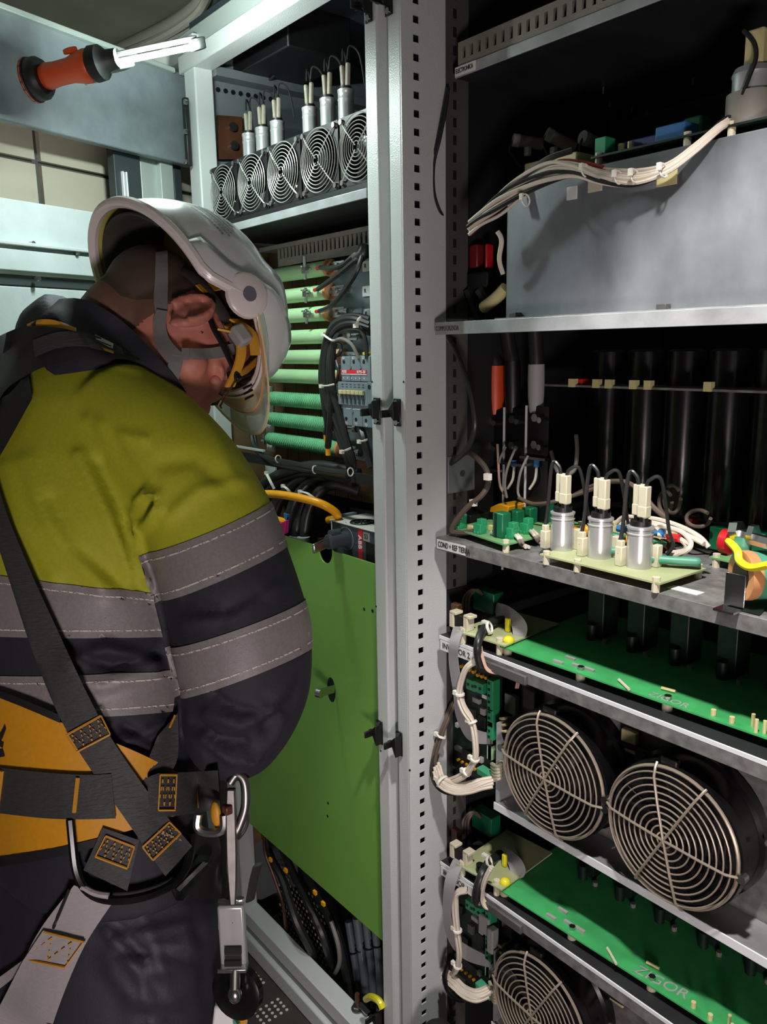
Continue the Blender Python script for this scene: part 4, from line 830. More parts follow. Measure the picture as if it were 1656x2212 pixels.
for i,(cx_,cy_,w,h) in enumerate(((1437,1085,14,24),(1452,1078,18,30),(1508,1120,26,18))):
    pts=[(cx_+w*math.cos(a),cy_+h*math.sin(a),.27+.01*math.sin(2*a)) for a in [k*.7 for k in range(9)]]; cable('wire','loose dusty twisted wire loop at the back of the shelf, %s'%['left','middle','right, lying flat'][i],pts,.0034,'dusty_wire_shaded')
tag(B().bb(PY(1480,1142,.3),PY(1508,1118,.32)).build('connector','dark_red'),'dark red connector at the back of the middle shelf','connector')
# right part of COND
P3=[PZ(1530,1206,ZB),PZ(1580,1220,ZB)]; dp=V((0,.16,0)); e=P3[1]+V((.2,0,0))
t3=pcb('small pale board with red choke at the right of the middle shelf',[P3[0],e,e+dp,P3[0]+dp],COND,'pcb_light')
p=onb(1543,1190); B().box(p+V((0,.02,.02)),(.03,.03,.04)).build('terminal_block','cap_green',t3,bevel=.002)
p=onb(1562,1196); B().lathe(p+V((0,.0,.022)),XD,[(.010,-.004),(.021,-.002),(.022,.012),(.010,.014)],16).build('choke','red',t3); B().lathe(p+V((.028,0,.022)),XD,[(.010,-.004),(.021,-.002),(.022,.012),(.010,.014)],16).build('choke','dark_red',t3)
p=onb(1600,1200); B().box(p+V((.02,.01,.022)),(.04,.03,.044)).build('terminal_block','cap_green',t3,bevel=.002)
b=B(); p=PY(1614,1172,.09)
wr=thing('wirewound_resistor','big green ceramic resistor with yellow wire at the right of the middle shelf','resistor',PZ(1610,1290,COND))
cxy=PY(1605,1243,.085); r=.034; axd=V((.55,.83,0)).normalized()
zc=cxy.z; B().lathe(cxy,axd,[(r,0),(r,.22)],26).build('tube','resistor_film',wr)
B().lathe(cxy-axd*.004,axd,[(r*.6,0),(r*1.03,0),(r*1.03,.012),(r,.016)],26).build('ceramic_end','ceramic',wr); B().cyl(cxy-axd*.005,cxy-axd*.003,r*.62,n=20).build('bore','black',wr)
B().box((cxy.x-.004,cxy.y-.012,(zc+COND)/2-.004),(.03,.003,zc-COND+.016)).build('bracket','steel',wr,bevel=.001); B().box((cxy.x-.004,cxy.y-.026,COND+.0015),(.03,.03,.003)).build('bracket_foot','steel',wr)
q=PY(1604,1165,.10); bb=B().cyl(q-ZD*.03,q+ZD*.004,.012,n=10); bb.build('terminal_post','resistor_film',wr)
bb=B().cyl(q+V((-.012,0,.006)),q+V((.04,-.004,.002)),.009,n=6); bb.cyl(q+V((-.016,0,.010)),q+V((-.004,0,.012)),.014,n=6); bb.cyl(q+V((.010,0,.010)),q+V((.018,0,.010)),.014,n=6); bb.build('terminal_bolt','steel',wr)
B().tube(cr([q+V((-.018,-.006,-.004)),PY(1592,1190,.08),PY(1597,1212,.07),PY(1622,1226,.065),PY(1660,1220,.06)],6),.0055,8).build('yellow_lead','yellow_led',wr)
p2=cxy+V((.085,-.02,-.006)); B().lathe(p2,axd,[(r*.6,0),(r*1.03,0),(r*1.03,.012),(r,.016)],24).build('ceramic_end','ceramic',wr); B().lathe(p2,axd,[(r,.014),(r,.2)],24).build('tube','resistor_film',wr)
B().prism([PZ(1600,1295,COND+.001),PZ(1570,1312,COND+.001),PZ(1640,1330,COND+.001),PZ(1680,1290,COND+.001)],ZD*.002).build('dark_sheet','pcb_dark',s2)
B().box(PZ(1480,1275,COND+.0005),(.05,.02,.001)).build('paper_scrap','label',s2)
# ------------------------------------------------------------------ inverter shelves (two alike)
def inverter(Z,first):
    W='upper' if first else 'lower'
    F=lambda v:v+(Z-INV)*ZD
    ZB=INV+.016
    A=PZ(1075,1397,ZB); E=PZ(1656,1598,ZB); dv=(E-A).normalized(); Bq=A+dv*.70; bk=V((-dv.y,dv.x,0))*.30
    t=thing('circuit_board','long bright green circuit board on the %s inverter shelf'%W,'circuit board',(.5,.2,Z))
    B().prism([F(A),F(Bq),F(Bq+bk),F(A+bk)],ZD*.003).build('board','pcb',t)
    ZS=ZB+.003
    def S(x,y): return F(PZ(x,y,ZS))
    for f in (.015,.235,.455,.7):
        p=A+dv*.74*f+bk*.05; bb=B().cyl(F(V((p.x,p.y,INV))),F(V((p.x,p.y,ZB))),.0085,n=10); bb.build('standoff','white_plastic',t); B().cyl(F(V((p.x,p.y,ZS))),F(V((p.x,p.y,ZS+.006))),.0062,n=6).build('screw','steel',t)
    for x,y in ((1205,1432),(1232,1424),(1246,1440),(1272,1448)): B().box(S(x,y)+ZD*.002,(.02,.006,.004),(dv,ZD.cross(dv),ZD)).build('chip_part','label_grey',t)
    B().tube([S(1336,1472)+ZD*.003,S(1358,1493)+ZD*.003],.0025,6).build('link_wire','white_plastic',t); B().tube([S(1428,1490)+ZD*.003,S(1458,1498)+ZD*.003],.0028,6).build('link_wire','beige',t)
    if not first:
        k=.0; p0=F(PZ(1408,1515,ZS)); text('ZIGOR',.030,PZ(1372,2092,Z+.0195),(PZ(1448,2132,Z+.0195)-PZ(1372,2092,Z+.0195)),V((-dv.y,dv.x,0)),'label_grey','lettering',t,sx=1.0)
    else: text('ZIGOR',.022,S(1402,1498),dv,V((-dv.y,dv.x,0)),'label_grey','lettering',t)
    for x,y in ((1540,1546),(1580,1562),(1625,1570),(1632,1582),(1650,1585)): q=S(x,y); B().cyl(q,q+ZD*(.010 if x<1600 else .02),.004 if x<1600 else .0028,n=8).build('small_part','beige',t)
    q=S(1098,1392); o=B().ball(q+ZD*.008,(.011,.011,.009),8).build('yellow_led','yellow_led',t)
    # dark gate modules standing behind
    for i in range(8):
        p=A+dv*(.10+i*.085)+bk*.62; q=F(V((p.x,p.y,ZS)))
        m=thing('driver_module','dark green plug-in module standing on the %s long board, %s from the left'%(W,['first','second','third','fourth','fifth','sixth','seventh','eighth'][i]),'module',q,'plug-in modules on the inverter boards')
        B().box(q+ZD*.05,(.035,.05,.10),(dv,ZD.cross(dv),ZD)).build('module_body','pcb_dark',m,bevel=.002); B().box(q+V((0,0,.104)),(.012,.012,.008)).build('pin_cap','profile_dark',m)
        q2=q-bk.normalized()*.035; B().cyl(q2,q2+ZD*.03,.009,n=10).build('small_capacitor','pcb_dark',m); B().cyl(q2+V((.03,0,0)),q2+V((.03,0,.008)),.005,n=8).build('small_part','cable_grey',m)
    # left small board with connectors
    zc=INV+.022
    L0=PZ(985,1365,zc); L1=PZ(1090,1398,zc); u=(L1-L0).normalized(); bk2=V((-u.y,u.x,0))*.17
    t=thing('circuit_board','small dusty connector board at the left end of the %s inverter shelf'%W,'circuit board',F(L0))
    B().prism([F(L0),F(L1),F(L1+bk2),F(L0+bk2)],ZD*.003).build('board','pcb_pale',t)
    for q in (L0+u*.01+bk2*.05,L1-u*.02+bk2*.06): B().cyl(F(V((q.x,q.y,INV))),F(V((q.x,q.y,zc+.010))),.0065,n=8).build('standoff','white_plastic',t)
    def C(x,y,dz=0): return F(PZ(x,y,zc+.003))+ZD*dz
    for (x,y,h) in ((982,1352,.03),(1012,1362,.03)):
        q=C(x,y); bb=B().box(q+ZD*h/2,(.011,.02,h)); bb.box(q+V((.004,0,h)),(.018,.02,.006)); bb.build('header_latch','white_plastic',t,bevel=.001)
    q=(C(982,1352)+C(1012,1362))/2; B().box(q+V((0,.0,.014)),(.045,.014,.024)).build('header_body','black',t,bevel=.001)
    q=C(1040,1372); B().cyl(q,q+ZD*.018,.008,n=10).build('small_capacitor','black',t)
    q=C(1050,1320); B().bb(q+V((-.03,-.01,0)),q+V((.03,.02,.045))).build('rear_connector','cap_green',t,bevel=.002); q=C(985,1335); B().bb(q+V((-.012,-.004,0)),q+V((.008,.01,.03))).build('brown_part','copper',t,bevel=.002)
    b=B().bb(C(1094,1366)+V((-.006,0,0)),C(1094,1366)+V((.004,.008,.028))).build('yellow_clip','yellow_led',t,bevel=.002)
    for k in range(3): B().tube(cr([C(1000+k*6,1330,.01),C(1002+k*6,1325,.035),C(1020+k*5,1322,.048),C(1042,1325,.04)],5),.0028,6).build('wire','dusty_wire_shaded',t)
    return F,dv
F1,dv=inverter(INV,True); F2,_=inverter(INVB,False)
def ribbon(name,label,A_,B_,m='ribbon'):
    return tag(B().sheet(cr(A_,6),cr(B_,6),.0015).build(name,m),label,'ribbon cable')
ribbon('ribbon_cable','grey ribbon cable drooping over the label of the upper inverter shelf',path([(981,1350,.07),(972,1385,.045),(970,1430,.05),(980,1500,.06),(985,1545,.075),(1005,1590,.10),(1030,1605,.11),(1064,1607,.115)]),path([(1006,1350,.07),(992,1390,.045),(990,1430,.05),(1002,1500,.06),(1007,1545,.075),(1022,1570,.10),(1035,1578,.11),(1064,1585,.115)]))
ribbon('ribbon_cable','grey ribbon cable arching onto the upper long green board',path([(1062,1302,.20),(1100,1320,.16),(1118,1345,.14),(1104,1378,.14)]),path([(1072,1345,.19),(1090,1335,.16),(1104,1345,.13),(1102,1372,.12)])) if False else None
def arch(Y0,pa,pb,label): ribbon('ribbon_cable',label,path(pa),path(pb))
arch(0,[(1064,1300,.19),(1095,1308,.16),(1125,1330,.14),(1138,1352,.135),(1136,1374,.13)],[(1072,1336,.17),(1092,1338,.145),(1104,1352,.125),(1107,1366,.12),(1107,1380,.115)],'wide grey ribbon cable arching beside the upper green board')
arch(0,[(1067,1822,.19),(1100,1835,.16),(1125,1856,.14),(1135,1880,.135),(1130,1895,.13)],[(1066,1830,.17),(1085,1848,.145),(1098,1868,.125),(1102,1890,.12),(1100,1908,.115)],'wide grey ribbon cable arching beside the lower green board')
arch(0,[(1066,1788,.22),(1068,1805,.21),(1069,1826,.19)],[(1084,1800,.22),(1105,1822,.2),(1120,1846,.16)],'shadowed ribbon cable dropping to the lower green board')
ribbon('ribbon_cable','grey ribbon cable drooping in front of the lower inverter shelf',path([(982,1850,.07),(962,1900,.035),(957,1960,.035),(962,2010,.045),(980,2050,.07),(1010,2075,.10),(1060,2090,.115)]),path([(1003,1860,.07),(986,1905,.035),(975,1960,.035),(978,2000,.045),(993,2030,.07),(1015,2045,.10),(1060,2068,.115)]))
cable('cable','thick black cable curving over the upper inverter lip',[(1085,1338,.15),(1062,1345,.11),(1042,1362,.07),(1032,1390,.045),(1032,1415,.045),(1038,1440,.05)],.0082,'cable',n=10)
cable('cable','thick black cable curving over the lower inverter lip',[(1080,1845,.15),(1058,1862,.10),(1043,1885,.06),(1032,1915,.045),(1028,1945,.045),(1036,1952,.05)],.0095,'cable',n=10)
for x,y,d in ((1057,1356,'upper'),(1056,1862,'lower')): p=PY(x,y,.085); o=tag(B().ring(p,V((1,.5,.4)),.0105,.003,14,5).build('cable_tie','tie'),'white cable tie on the thick black cable of the %s inverter'%d,'cable tie'); B().box(p+V((-.012,0,.008)),(.012,.008,.006)).build('tie_head','tie',o)
def bundle(label,pts,n,r,spread,m='white_wire',group=None,tiesat=()):
    t=thing('wire_bundle',label,'wire bundle',PY(*pts[len(pts)//2])); P_=path(pts)
    for i in range(n):
        a=2.4*i; q=spread*math.sqrt((i+.5)/n); B().tube(cr([p+V((math.cos(a+j*.25)*q,math.sin(a+j*.25)*q*.6,math.sin(a+j*.25)*q)) for j,p in enumerate(P_)],6),r,6).build('wire',m,t)
    for k in tiesat: d=(P_[min(k+1,len(P_)-1)]-P_[k-1]); B().ring(P_[k],d,spread*1.25,.003,12,5).build('tie','tie',t); B().box(P_[k]+V((-spread*1.4,-.004,.002)),(.010,.007,.008)).build('tie_head','tie',t)
    return t
bundle('white wire bundle looping in front of the upper control board',[(1028,1428,.055),(1010,1440,.05),(998,1470,.05),(993,1500,.05),(1002,1530,.05),(1020,1560,.055),(1026,1600,.055),(1025,1640,.055),(1008,1668,.055),(980,1683,.055),(955,1684,.06),(945,1660,.07)],5,.0035,.0058,tiesat=(3,5,7,8))
bundle('brownish wire bundle sweeping along the punched post beside the upper inverter',[(985,1505,.13),(970,1545,.09),(952,1590,.07),(940,1630,.06),(940,1660,.055),(950,1685,.05)],5,.0033,.007,'dusty_wire_shaded',tiesat=(2,))
bundle('fan of white wires fanning into the lowest terminal strip of the upper board',[(944,1658,.05),(955,1688,.045),(985,1702,.05),(1015,1700,.06),(1040,1692,.075),(1062,1688,.09)],8,.0036,.010,tiesat=(1,))
cable('cable','black cable curving under the white wires at the post',[(950,1590,.08),(938,1635,.06),(934,1670,.05),(945,1698,.045),(970,1712,.055),(1000,1708,.09)],.0062,'cable')
bundle('pinkish twisted wires hanging from the upper inverter lip',[(1038,1395,.05),(1042,1420,.048),(1052,1445,.05),(1075,1452,.06),(1100,1450,.08),(1118,1462,.1),(1116,1485,.11)],3,.002,.003,'pink_wire')
bundle('white wire bundle hanging straight beside the lower control board',[(1008,1922,.06),(986,1930,.05),(984,1965,.048),(988,2010,.048),(993,2055,.05),(988,2085,.055),(980,2100,.06)],5,.0036,.006,tiesat=(3,5))
bundle('white wires fanning out at the foot of the lower control board',[(960,2105,.06),(985,2125,.055),(1005,2142,.055),(1030,2150,.06),(1056,2140,.08)],8,.0038,.010)
bundle('pale twisted wires hanging from the lower inverter lip',[(1060,1875,.05),(1046,1905,.045),(1040,1940,.048),(1052,1958,.055),(1075,1950,.07)],4,.003,.005,'white_wire')
cable('cable','black glossy cable looping at the foot of the lower control board',[(968,2080,.06),(960,2110,.05),(968,2140,.045),(990,2158,.05),(1020,2158,.07)],.006,'black_gloss')
# vertical control boards left of the fans
def control(Z,first):
    W='upper' if first else 'lower'; o0=(Z-INV)*ZD
    Yb=.125
    a=PY(985,1430,Yb); c=PY(1082,1700,Yb)
    t=thing('control_board','dark upright control board with green terminals beside the %s fans'%W,'circuit board',(c+a)/2+o0)
    x1=PY(1080,1600,Yb).x; z1=INV-.036; z0=PY(1060,1700,Yb).z
    B().bb(V((a.x-.03,Yb,z0))+o0,V((x1,Yb+.004,z1))+o0).build('board','pcb_dark',t)
    def Q(x,y,Y=Yb): return PY(x,y,Y)+o0
    for x,y,w,h,m in ((1032,1512,.020,.010,'label_grey'),(1052,1504,.018,.008,'label'),(1046,1536,.012,.014,'label_grey'),(1022,1540,.016,.02,'profile_dark'),(1010,1575,.02,.025,'black'),(1045,1560,.02,.03,'black'),(1000,1620,.04,.01,'profile_dark'),(1020,1632,.05,.02,'black'),(1000,1500,.012,.02,'black'),(1048,1590,.008,.008,'label_grey'),(1041,1640,.010,.012,'label_grey'),(990,1565,.008,.010,'label_grey')):
        B().box(Q(x,y)-YD*.003,(w,.008,h)).build('chip',m,t,bevel=.0008)
    for k in range(7): q=Q(1000+k*9,1438+k*4 if k<4 else 1445+k*3); B().cyl(q,q-YD*.008,.0035,n=8).build('amber_led','amber',t)
    for k in range(5): q=Q(992+k*9,1640+k*5); B().cyl(q,q-YD*.006,.0032,n=8).build('amber_led','amber',t)
    for x,y,n,vert in ((1031,1475,2,0),(1047,1480,2,0),(1073,1497,5,1),(1073,1545,3,1),(1073,1572,3,1)):
        if vert:
            hgt=.013*n; B().box(Q(x,y)-YD*.010,(.016,.02,hgt)).build('terminal_block','terminal',t,bevel=.001)
            for k in range(n): q=Q(x,y)+V((-.002,-.0205,hgt/2-.007-k*.013)); B().cyl(q,q-YD*.001,.003,n=8).build('terminal_hole','black',t)
        else:
            B().box(Q(x,y)-YD*.010,(.026,.02,.022)).build('terminal_block','terminal',t,bevel=.001)
            for k in range(n): q=Q(x,y)+V((-.007+k*.013,-.0205,.0)); B().cyl(q,q-YD*.001,.0032,n=8).build('terminal_hole','black',t)
    p=[Q(1028,1658,.10),Q(1062,1680,.10),Q(1062,1692,.10),Q(1030,1672,.10)]; B().prism(p,YD*.02).build('terminal_strip','terminal_mint',t,bevel=.001)
    B().box(Q(1066,1610)-YD*.006,(.009,.012,.07)).build('pin_header','black',t); B().box(Q(1065,1582)-YD*.006,(.012,.012,.012)).build('header_end','white_plastic',t); B().box(Q(1065,1622)-YD*.006,(.012,.012,.03)).build('header_end','resistor',t)
    for k in range(5): B().tube(cr([Q(1062,1650+k*6,.11),Q(1072,1655+k*7,.085),Q(1082,1650+k*7,.09),Q(1080,1640+k*6,.12)],5),.0038,6).build('wire_loop','white_plastic',t)
    for k in range(3): B().tube(cr([Q(1080,1552+k*14,.11),Q(1090,1552+k*14,.10),Q(1098,1550+k*14,.12)],4),.003,6).build('short_wire','beige',t)
control(INV,True); control(INVB,False)
# ------------------------------------------------------------------ fan trays and big fans
def tray(Z,first):
    W='upper' if first else 'lower'; o0=(Z-INV)*ZD; x0=PY(1066,1740,.085).x; z0=PY(1067,1736,.085).z
    t=thing('fan_tray','worn steel tray behind the %s big round fans'%W,'tray',V((.5,.2,z0))+o0)
    B().bb(V((x0,.16,z0))+o0,V((.89,.164,INV-.05))+o0).build('back_plate','galv_dull',t)
    B().bb(V((x0,.085,z0-.004))+o0,V((.89,.165,z0))+o0).build('floor_plate','galv',t); B().bb(V((x0,.084,z0-.012))+o0,V((.89,.087,z0+.004))+o0).build('front_lip','lip_edge',t,bevel=.001)
    B().bb(V((x0,.09,z0))+o0,V((x0+.004,.165,z0+.17))+o0).build('left_flange','galv',t)
    B().bb(V((x0+.03,.14,INV-.075))+o0,V((.89,.16,INV-.058))+o0).build('upper_rail','duct',t,bevel=.002)
    for x,y,m in ((1146,1510,'duct'),(1360,1600,'beige'),(1105,1520,'label_grey')): p=PY(x,y,.15)+o0; B().box(p,(.03,.012,.04)).build('clip',m,t,bevel=.002)
    B().tube(cr([PY(1290,1580,.15)+o0,PY(1350,1608,.145)+o0,PY(1440,1635,.15)+o0],5),.006,8).build('dark_lead','cable',t)
tray(INV,True); tray(INVB,False)
def big_fan():
    t=thing('big_axial_fan','x','fan',(0,0,0),'big round fans with wire guards'); R=.112
    B().lathe((0,0,0),YD,[(R*.98,0),(R*1.04,.002),(R*1.05,.016),(R*1.0,.022),(R*1.02,.055),(R*1.07,.06),(R*1.07,.078),(R*.5,.08)],48).build('housing','black_gloss',t)
    B().cyl((0,-.001,0),(0,.002,0),R*.955,n=40).build('dark_bore','black',t)
    B().lathe((0,-.006,0),YD,[(.012,-.004),(.026,-.001),(.029,.004)],24).build('hub','black_gloss',t)
    b=B()
    for i in range(7):
        a=2*math.pi*i/7; u=V((math.cos(a),0,math.sin(a))); w=V((-math.sin(a),0,math.cos(a)))
        b.sheet([u*.027-w*.010-YD*.006,u*.065-w*.018-YD*.008,u*.100-w*.016-YD*.008],[u*.027+w*.012,u*.062+w*.030,u*.096+w*.040],.002)
    b.build('blades','black_gloss',t)
    b=B()
    for k in range(10): b.ring((0,-.014-.006*(1-(k/9)**2),0),YD,.012+k*.0104,.0014,56,6)
    b.ring((0,-.004,0),YD,R*1.0,.003,56,6)
    b.build('guard_rings','wire_steel',t)
    for a0 in (-4,62,104):
        b=B()
        for s in (0,180):
            a=math.radians(a0+s); u=V((math.cos(a),0,math.sin(a))); b.tube([-u*.002-YD*.0225,u*.012-YD*.022,u*.06-YD*.021,u*.10-YD*.018,u*.113-YD*.010,u*.118-YD*.004],.0022,6)
        b.build('guard_spoke','wire_steel',t)
    for a0 in (-4,176):
        a=math.radians(a0); u=V((math.cos(a),0,math.sin(a)))*.119; bb=B().cyl(u+YD*.002,u-YD*.010,.0075,n=10); bb.build('screw','steel',t)
    for a0 in (96,):
        a=math.radians(a0); u=V((math.cos(a),0,math.sin(a)))*.118; B().box(u+YD*.006,(.03,.012,.016)).build('lug','black',t,bevel=.003)
    p=V((.126,.05,.03)); B().cyl(p,p+V((.006,-.003,0)),.0055,n=8).build('side_rivet','label_grey',t)
    return t
bf=big_fan(); bf.location=V((.3085,.075,.845+.15))*SCALE; bf['label']='upper left big round black fan with wire guard beside the control board'
fz=.845+.15-INV
dup(bf,(.5455,.075,.844+.15),'upper right big round black fan with wire guard, nearest the camera')
dup(bf,(.3085-.018,.075,PY(1165,2190,.07).z),'lower left big round black fan cut off by the bottom of the view')
tag(B().bb(PY(1032,2010,.10),PY(1062,1985,.11)).build('connector_hood','label_grey',bevel=.003),'grey connector hood standing beside the lower left fan','connector')
tag(B().bb(PY(1050,2055,.09),PY(1078,2005,.11)).build('connector_hood','label_grey',bevel=.003),'lower grey connector hood beside the lower left fan','connector')
# dark items on the cabinet floor
o=B().ball((.10,-.02,.28),(.05,.06,.10),12).build('cable_roll','black_matte'); tag(o,'dark rounded bag edge at the bottom between the post and lower fan','bag')
# ================================================================== THE WORKER
HAX=cR.copy(); HAX.z=0; HAX.normalize(); HFW=V((cF.x,cF.y,0)).normalized()
RA=(HAX*.83-HFW*.55).normalized(); FA=(HAX*.55+HFW*.83).normalized()
man=thing('person','worker in yellow and navy reflective jacket and white helmet, head bowed towards the cabinet','person',(PD(200,1700,1.2).x,PD(200,1700,1.2).y,0))
def loft(rings,n=28):
    """closed lofted surface; ring=(centre, axis a, axis b)"""
    vs=[];fs=[]
    for c,a,b in rings: vs+=[c+a*math.cos(t)+b*math.sin(t) for t in [2*math.pi*i/n for i in range(n)]]
    for k in range(len(rings)-1): fs+=[(k*n+i,k*n+(i+1)%n,(k+1)*n+(i+1)%n,(k+1)*n+i) for i in range(n)]
    a=len(vs); vs+=[rings[0][0],rings[-1][0]]; L=(len(rings)-1)*n
    fs+=[(a,(i+1)%n,i) for i in range(n)]+[(a+1,L+i,L+(i+1)%n) for i in range(n)]
    return vs,fs
def limb(pts,n=20,k=5):
    """pts: (point, radius across, radius deep)"""
    P_=cr([p for p,_,_ in pts],k); ra=[];rb=[]
    for i in range(len(pts)-1):
        for j in range(k): t=j/k; ra.append(pts[i][1]*(1-t)+pts[i+1][1]*t); rb.append(pts[i][2]*(1-t)+pts[i+1][2]*t)
    ra.append(pts[-1][1]); rb.append(pts[-1][2]); R=[]
    for i,p in enumerate(P_):
        t=(P_[min(i+1,len(P_)-1)]-P_[max(i-1,0)]).normalized(); v=-cF; v=(v-t*v.dot(t)).normalized(); h=t.cross(v).normalized(); R.append((p,h*ra[i],v*rb[i]))
    e=(P_[0]-P_[1]).normalized()*ra[0]*.45; R.insert(0,(P_[0]+e,R[0][1]*.55,R[0][2]*.55)); e=(P_[-1]-P_[-2]).normalized()*ra[-1]*.45; R.append((P_[-1]+e,R[-1][1]*.55,R[-1][2]*.55))
    return loft(R,n)
def fuse(parts,vox,it):
    b=B()
    for vs,fs in parts: b.add(vs,fs)
    me=bpy.data.meshes.new('tmp'); me.from_pydata([tuple(v) for v in b.v],[],b.f); bm=bmesh.new(); bm.from_mesh(me); bmesh.ops.recalc_face_normals(bm,faces=bm.faces); bm.to_mesh(me); bm.free()
    o=bpy.data.objects.new('tmp',me); COL.objects.link(o); r=o.modifiers.new('r','REMESH'); r.mode='VOXEL'; r.voxel_size=vox
    s=o.modifiers.new('s','SMOOTH'); s.factor=.5; s.iterations=it
    bpy.context.view_layer.update(); m2=bpy.data.meshes.new_from_object(o.evaluated_get(bpy.context.evaluated_depsgraph_get()))
    bpy.data.objects.remove(o); m2.calc_loop_triangles()
    vv=np.empty(len(m2.vertices)*3); m2.vertices.foreach_get('co',vv); ff=np.empty(len(m2.loop_triangles)*3,int); m2.loop_triangles.foreach_get('vertices',ff)
    bpy.data.meshes.remove(m2); return vv.reshape(-1,3),ff.reshape(-1,3)
def normals(vv,ff):
    n=np.cross(vv[ff[:,1]]-vv[ff[:,0]],vv[ff[:,2]]-vv[ff[:,0]]); N=np.zeros_like(vv)
    for k in range(3): np.add.at(N,ff[:,k],n)
    return N/(np.linalg.norm(N,axis=1,keepdims=True)+1e-12)
camn=np.array(CAM); aF,aR,aU=np.array(cF),np.array(cR),np.array(cU)
def proj(vv): d=vv-camn; z=d@aF; return CX+FOC*(d@aR)/z, CY-FOC*(d@aU)/z
def segd(x,y,pl):
    best=np.full(x.shape,1e9)
    for (x0,y0),(x1,y1) in zip(pl[:-1],pl[1:]):
        dx,dy=x1-x0,y1-y0; t=np.clip(((x-x0)*dx+(y-y0)*dy)/(dx*dx+dy*dy),0,1); best=np.minimum(best,np.hypot(x-x0-t*dx,y-y0-t*dy))
    return best
def folds(vv,ff,L,amp=1.0):
    N=normals(vv,ff); x,y=proj(vv); face=np.clip(-((vv-camn)/np.linalg.norm(vv-camn,axis=1,keepdims=True)*N).sum(1),0,1)
    for pl,wd,a in L: vv=vv+N*(a*amp*face*np.exp(-(segd(x,y,pl)/wd)**2))[:,None]
    return vv
def isocut(vv,ff,s):
    """split triangles along s=0"""
    vv=list(map(tuple,vv)); S=list(s); out=[]; cache={}
    def mid(i,j):
        k=(min(i,j),max(i,j))
        if k not in cache:
            t=S[i]/(S[i]-S[j]); a,b=vv[i],vv[j]; cache[k]=len(vv); vv.append(tuple(a[q]+(b[q]-a[q])*t for q in range(3))); S.append(0.0)
        return cache[k]
    for f in ff:
        sg=[S[i]>0 for i in f]; c=sum(sg)
        if c in (0,3): out.append(tuple(f)); continue
        k=sg.index(c==1); i,j,l=f[k],f[(k+1)%3],f[(k+2)%3]; a=mid(i,j); b=mid(i,l)
        out+=[(i,a,b),(a,j,l),(a,l,b)]
    return np.array(vv),np.array(out)
def meshobj(name,vv,ff,mats,mi=None,parent=man,ang=3.2):
    b=B(); b.v=[V(v) for v in vv]; b.f=[tuple(int(i) for i in f) for f in ff]; b.m=[0]*len(ff) if mi is None else [int(i) for i in mi]
    return b.build(name,mats,parent,ang=ang,recalc=False)
def sub(vv,ff,keep):
    f=ff[keep]; u,inv=np.unique(f,return_inverse=True); return vv[u],inv.reshape(-1,3),u
# ---- torso and sleeve of the jacket
ring=lambda x,y,z,a,b:(PD(x,y,z),RA*a,FA*b)
torso=loft([ring(232,705,1.235,.060,.055),ring(222,740,1.235,.085,.075),ring(196,785,1.235,.135,.105),ring(170,850,1.235,.185,.125),ring(150,950,1.23,.205,.14),ring(140,1080,1.22,.212,.148),ring(145,1230,1.215,.205,.148),ring(165,1400,1.21,.195,.142),ring(185,1560,1.20,.185,.135),ring(205,1700,1.19,.180,.130),ring(215,1800,1.19,.182,.132),ring(222,1850,1.19,.180,.130),ring(222,1862,1.19,.12,.09)],36)
arm=limb([(PD(262,880,1.17),.070,.085),(PD(330,950,1.14),.080,.09),(PD(398,1030,1.125),.084,.09),(PD(448,1125,1.12),.090,.09),(PD(490,1240,1.11),.090,.09),(PD(522,1370,1.105),.095,.09),(PD(530,1480,1.105),.088,.088),(PD(508,1580,1.11),.072,.078),(PD(500,1625,1.12),.052,.060)],26)
armL=limb([(PD(20,880,1.33),.085,.085),(PD(-90,1000,1.40),.085,.085),(PD(-140,1250,1.42),.075,.08),(PD(-110,1500,1.42),.07,.075),(PD(0,1560,1.55),.06,.06)],22)
fore=limb([(PD(525,1500,1.12),.07,.07),(PD(525,1545,1.24),.060,.060),(PD(530,1540,1.38),.05,.05)],18)
cring=lambda x,y,z,a,b:(PD(x,y,z),RA*a-ZD*(a*.62),FA*b-ZD*(b*.30))
collar=loft([cring(247,728,1.21,.100,.088),cring(240,745,1.21,.106,.095),cring(225,780,1.22,.118,.105),cring(210,820,1.22,.120,.105)],30)
jv,jf=fuse([torso,arm,armL,fore],.0062,7)
AX=[np.array(p) for p in (PD(330,950,1.14),PD(398,1030,1.125),PD(448,1125,1.12),PD(490,1240,1.11),PD(522,1370,1.105),PD(530,1480,1.105),PD(508,1580,1.11),PD(525,1545,1.24),PD(530,1540,1.38))]
AR=[.085,.086,.091,.090,.093,.088,.076,.062,.05]
def sdarm(vv):
    best=np.full(len(vv),1e9)
    for k in range(len(AX)-1):
        a,b=AX[k],AX[k+1]; d=b-a; t=np.clip(((vv-a)@d)/(d@d),0,1); best=np.minimum(best,np.linalg.norm(vv-a-t[:,None]*d,axis=1)-(AR[k]*(1-t)+AR[k+1]*t))
    return best
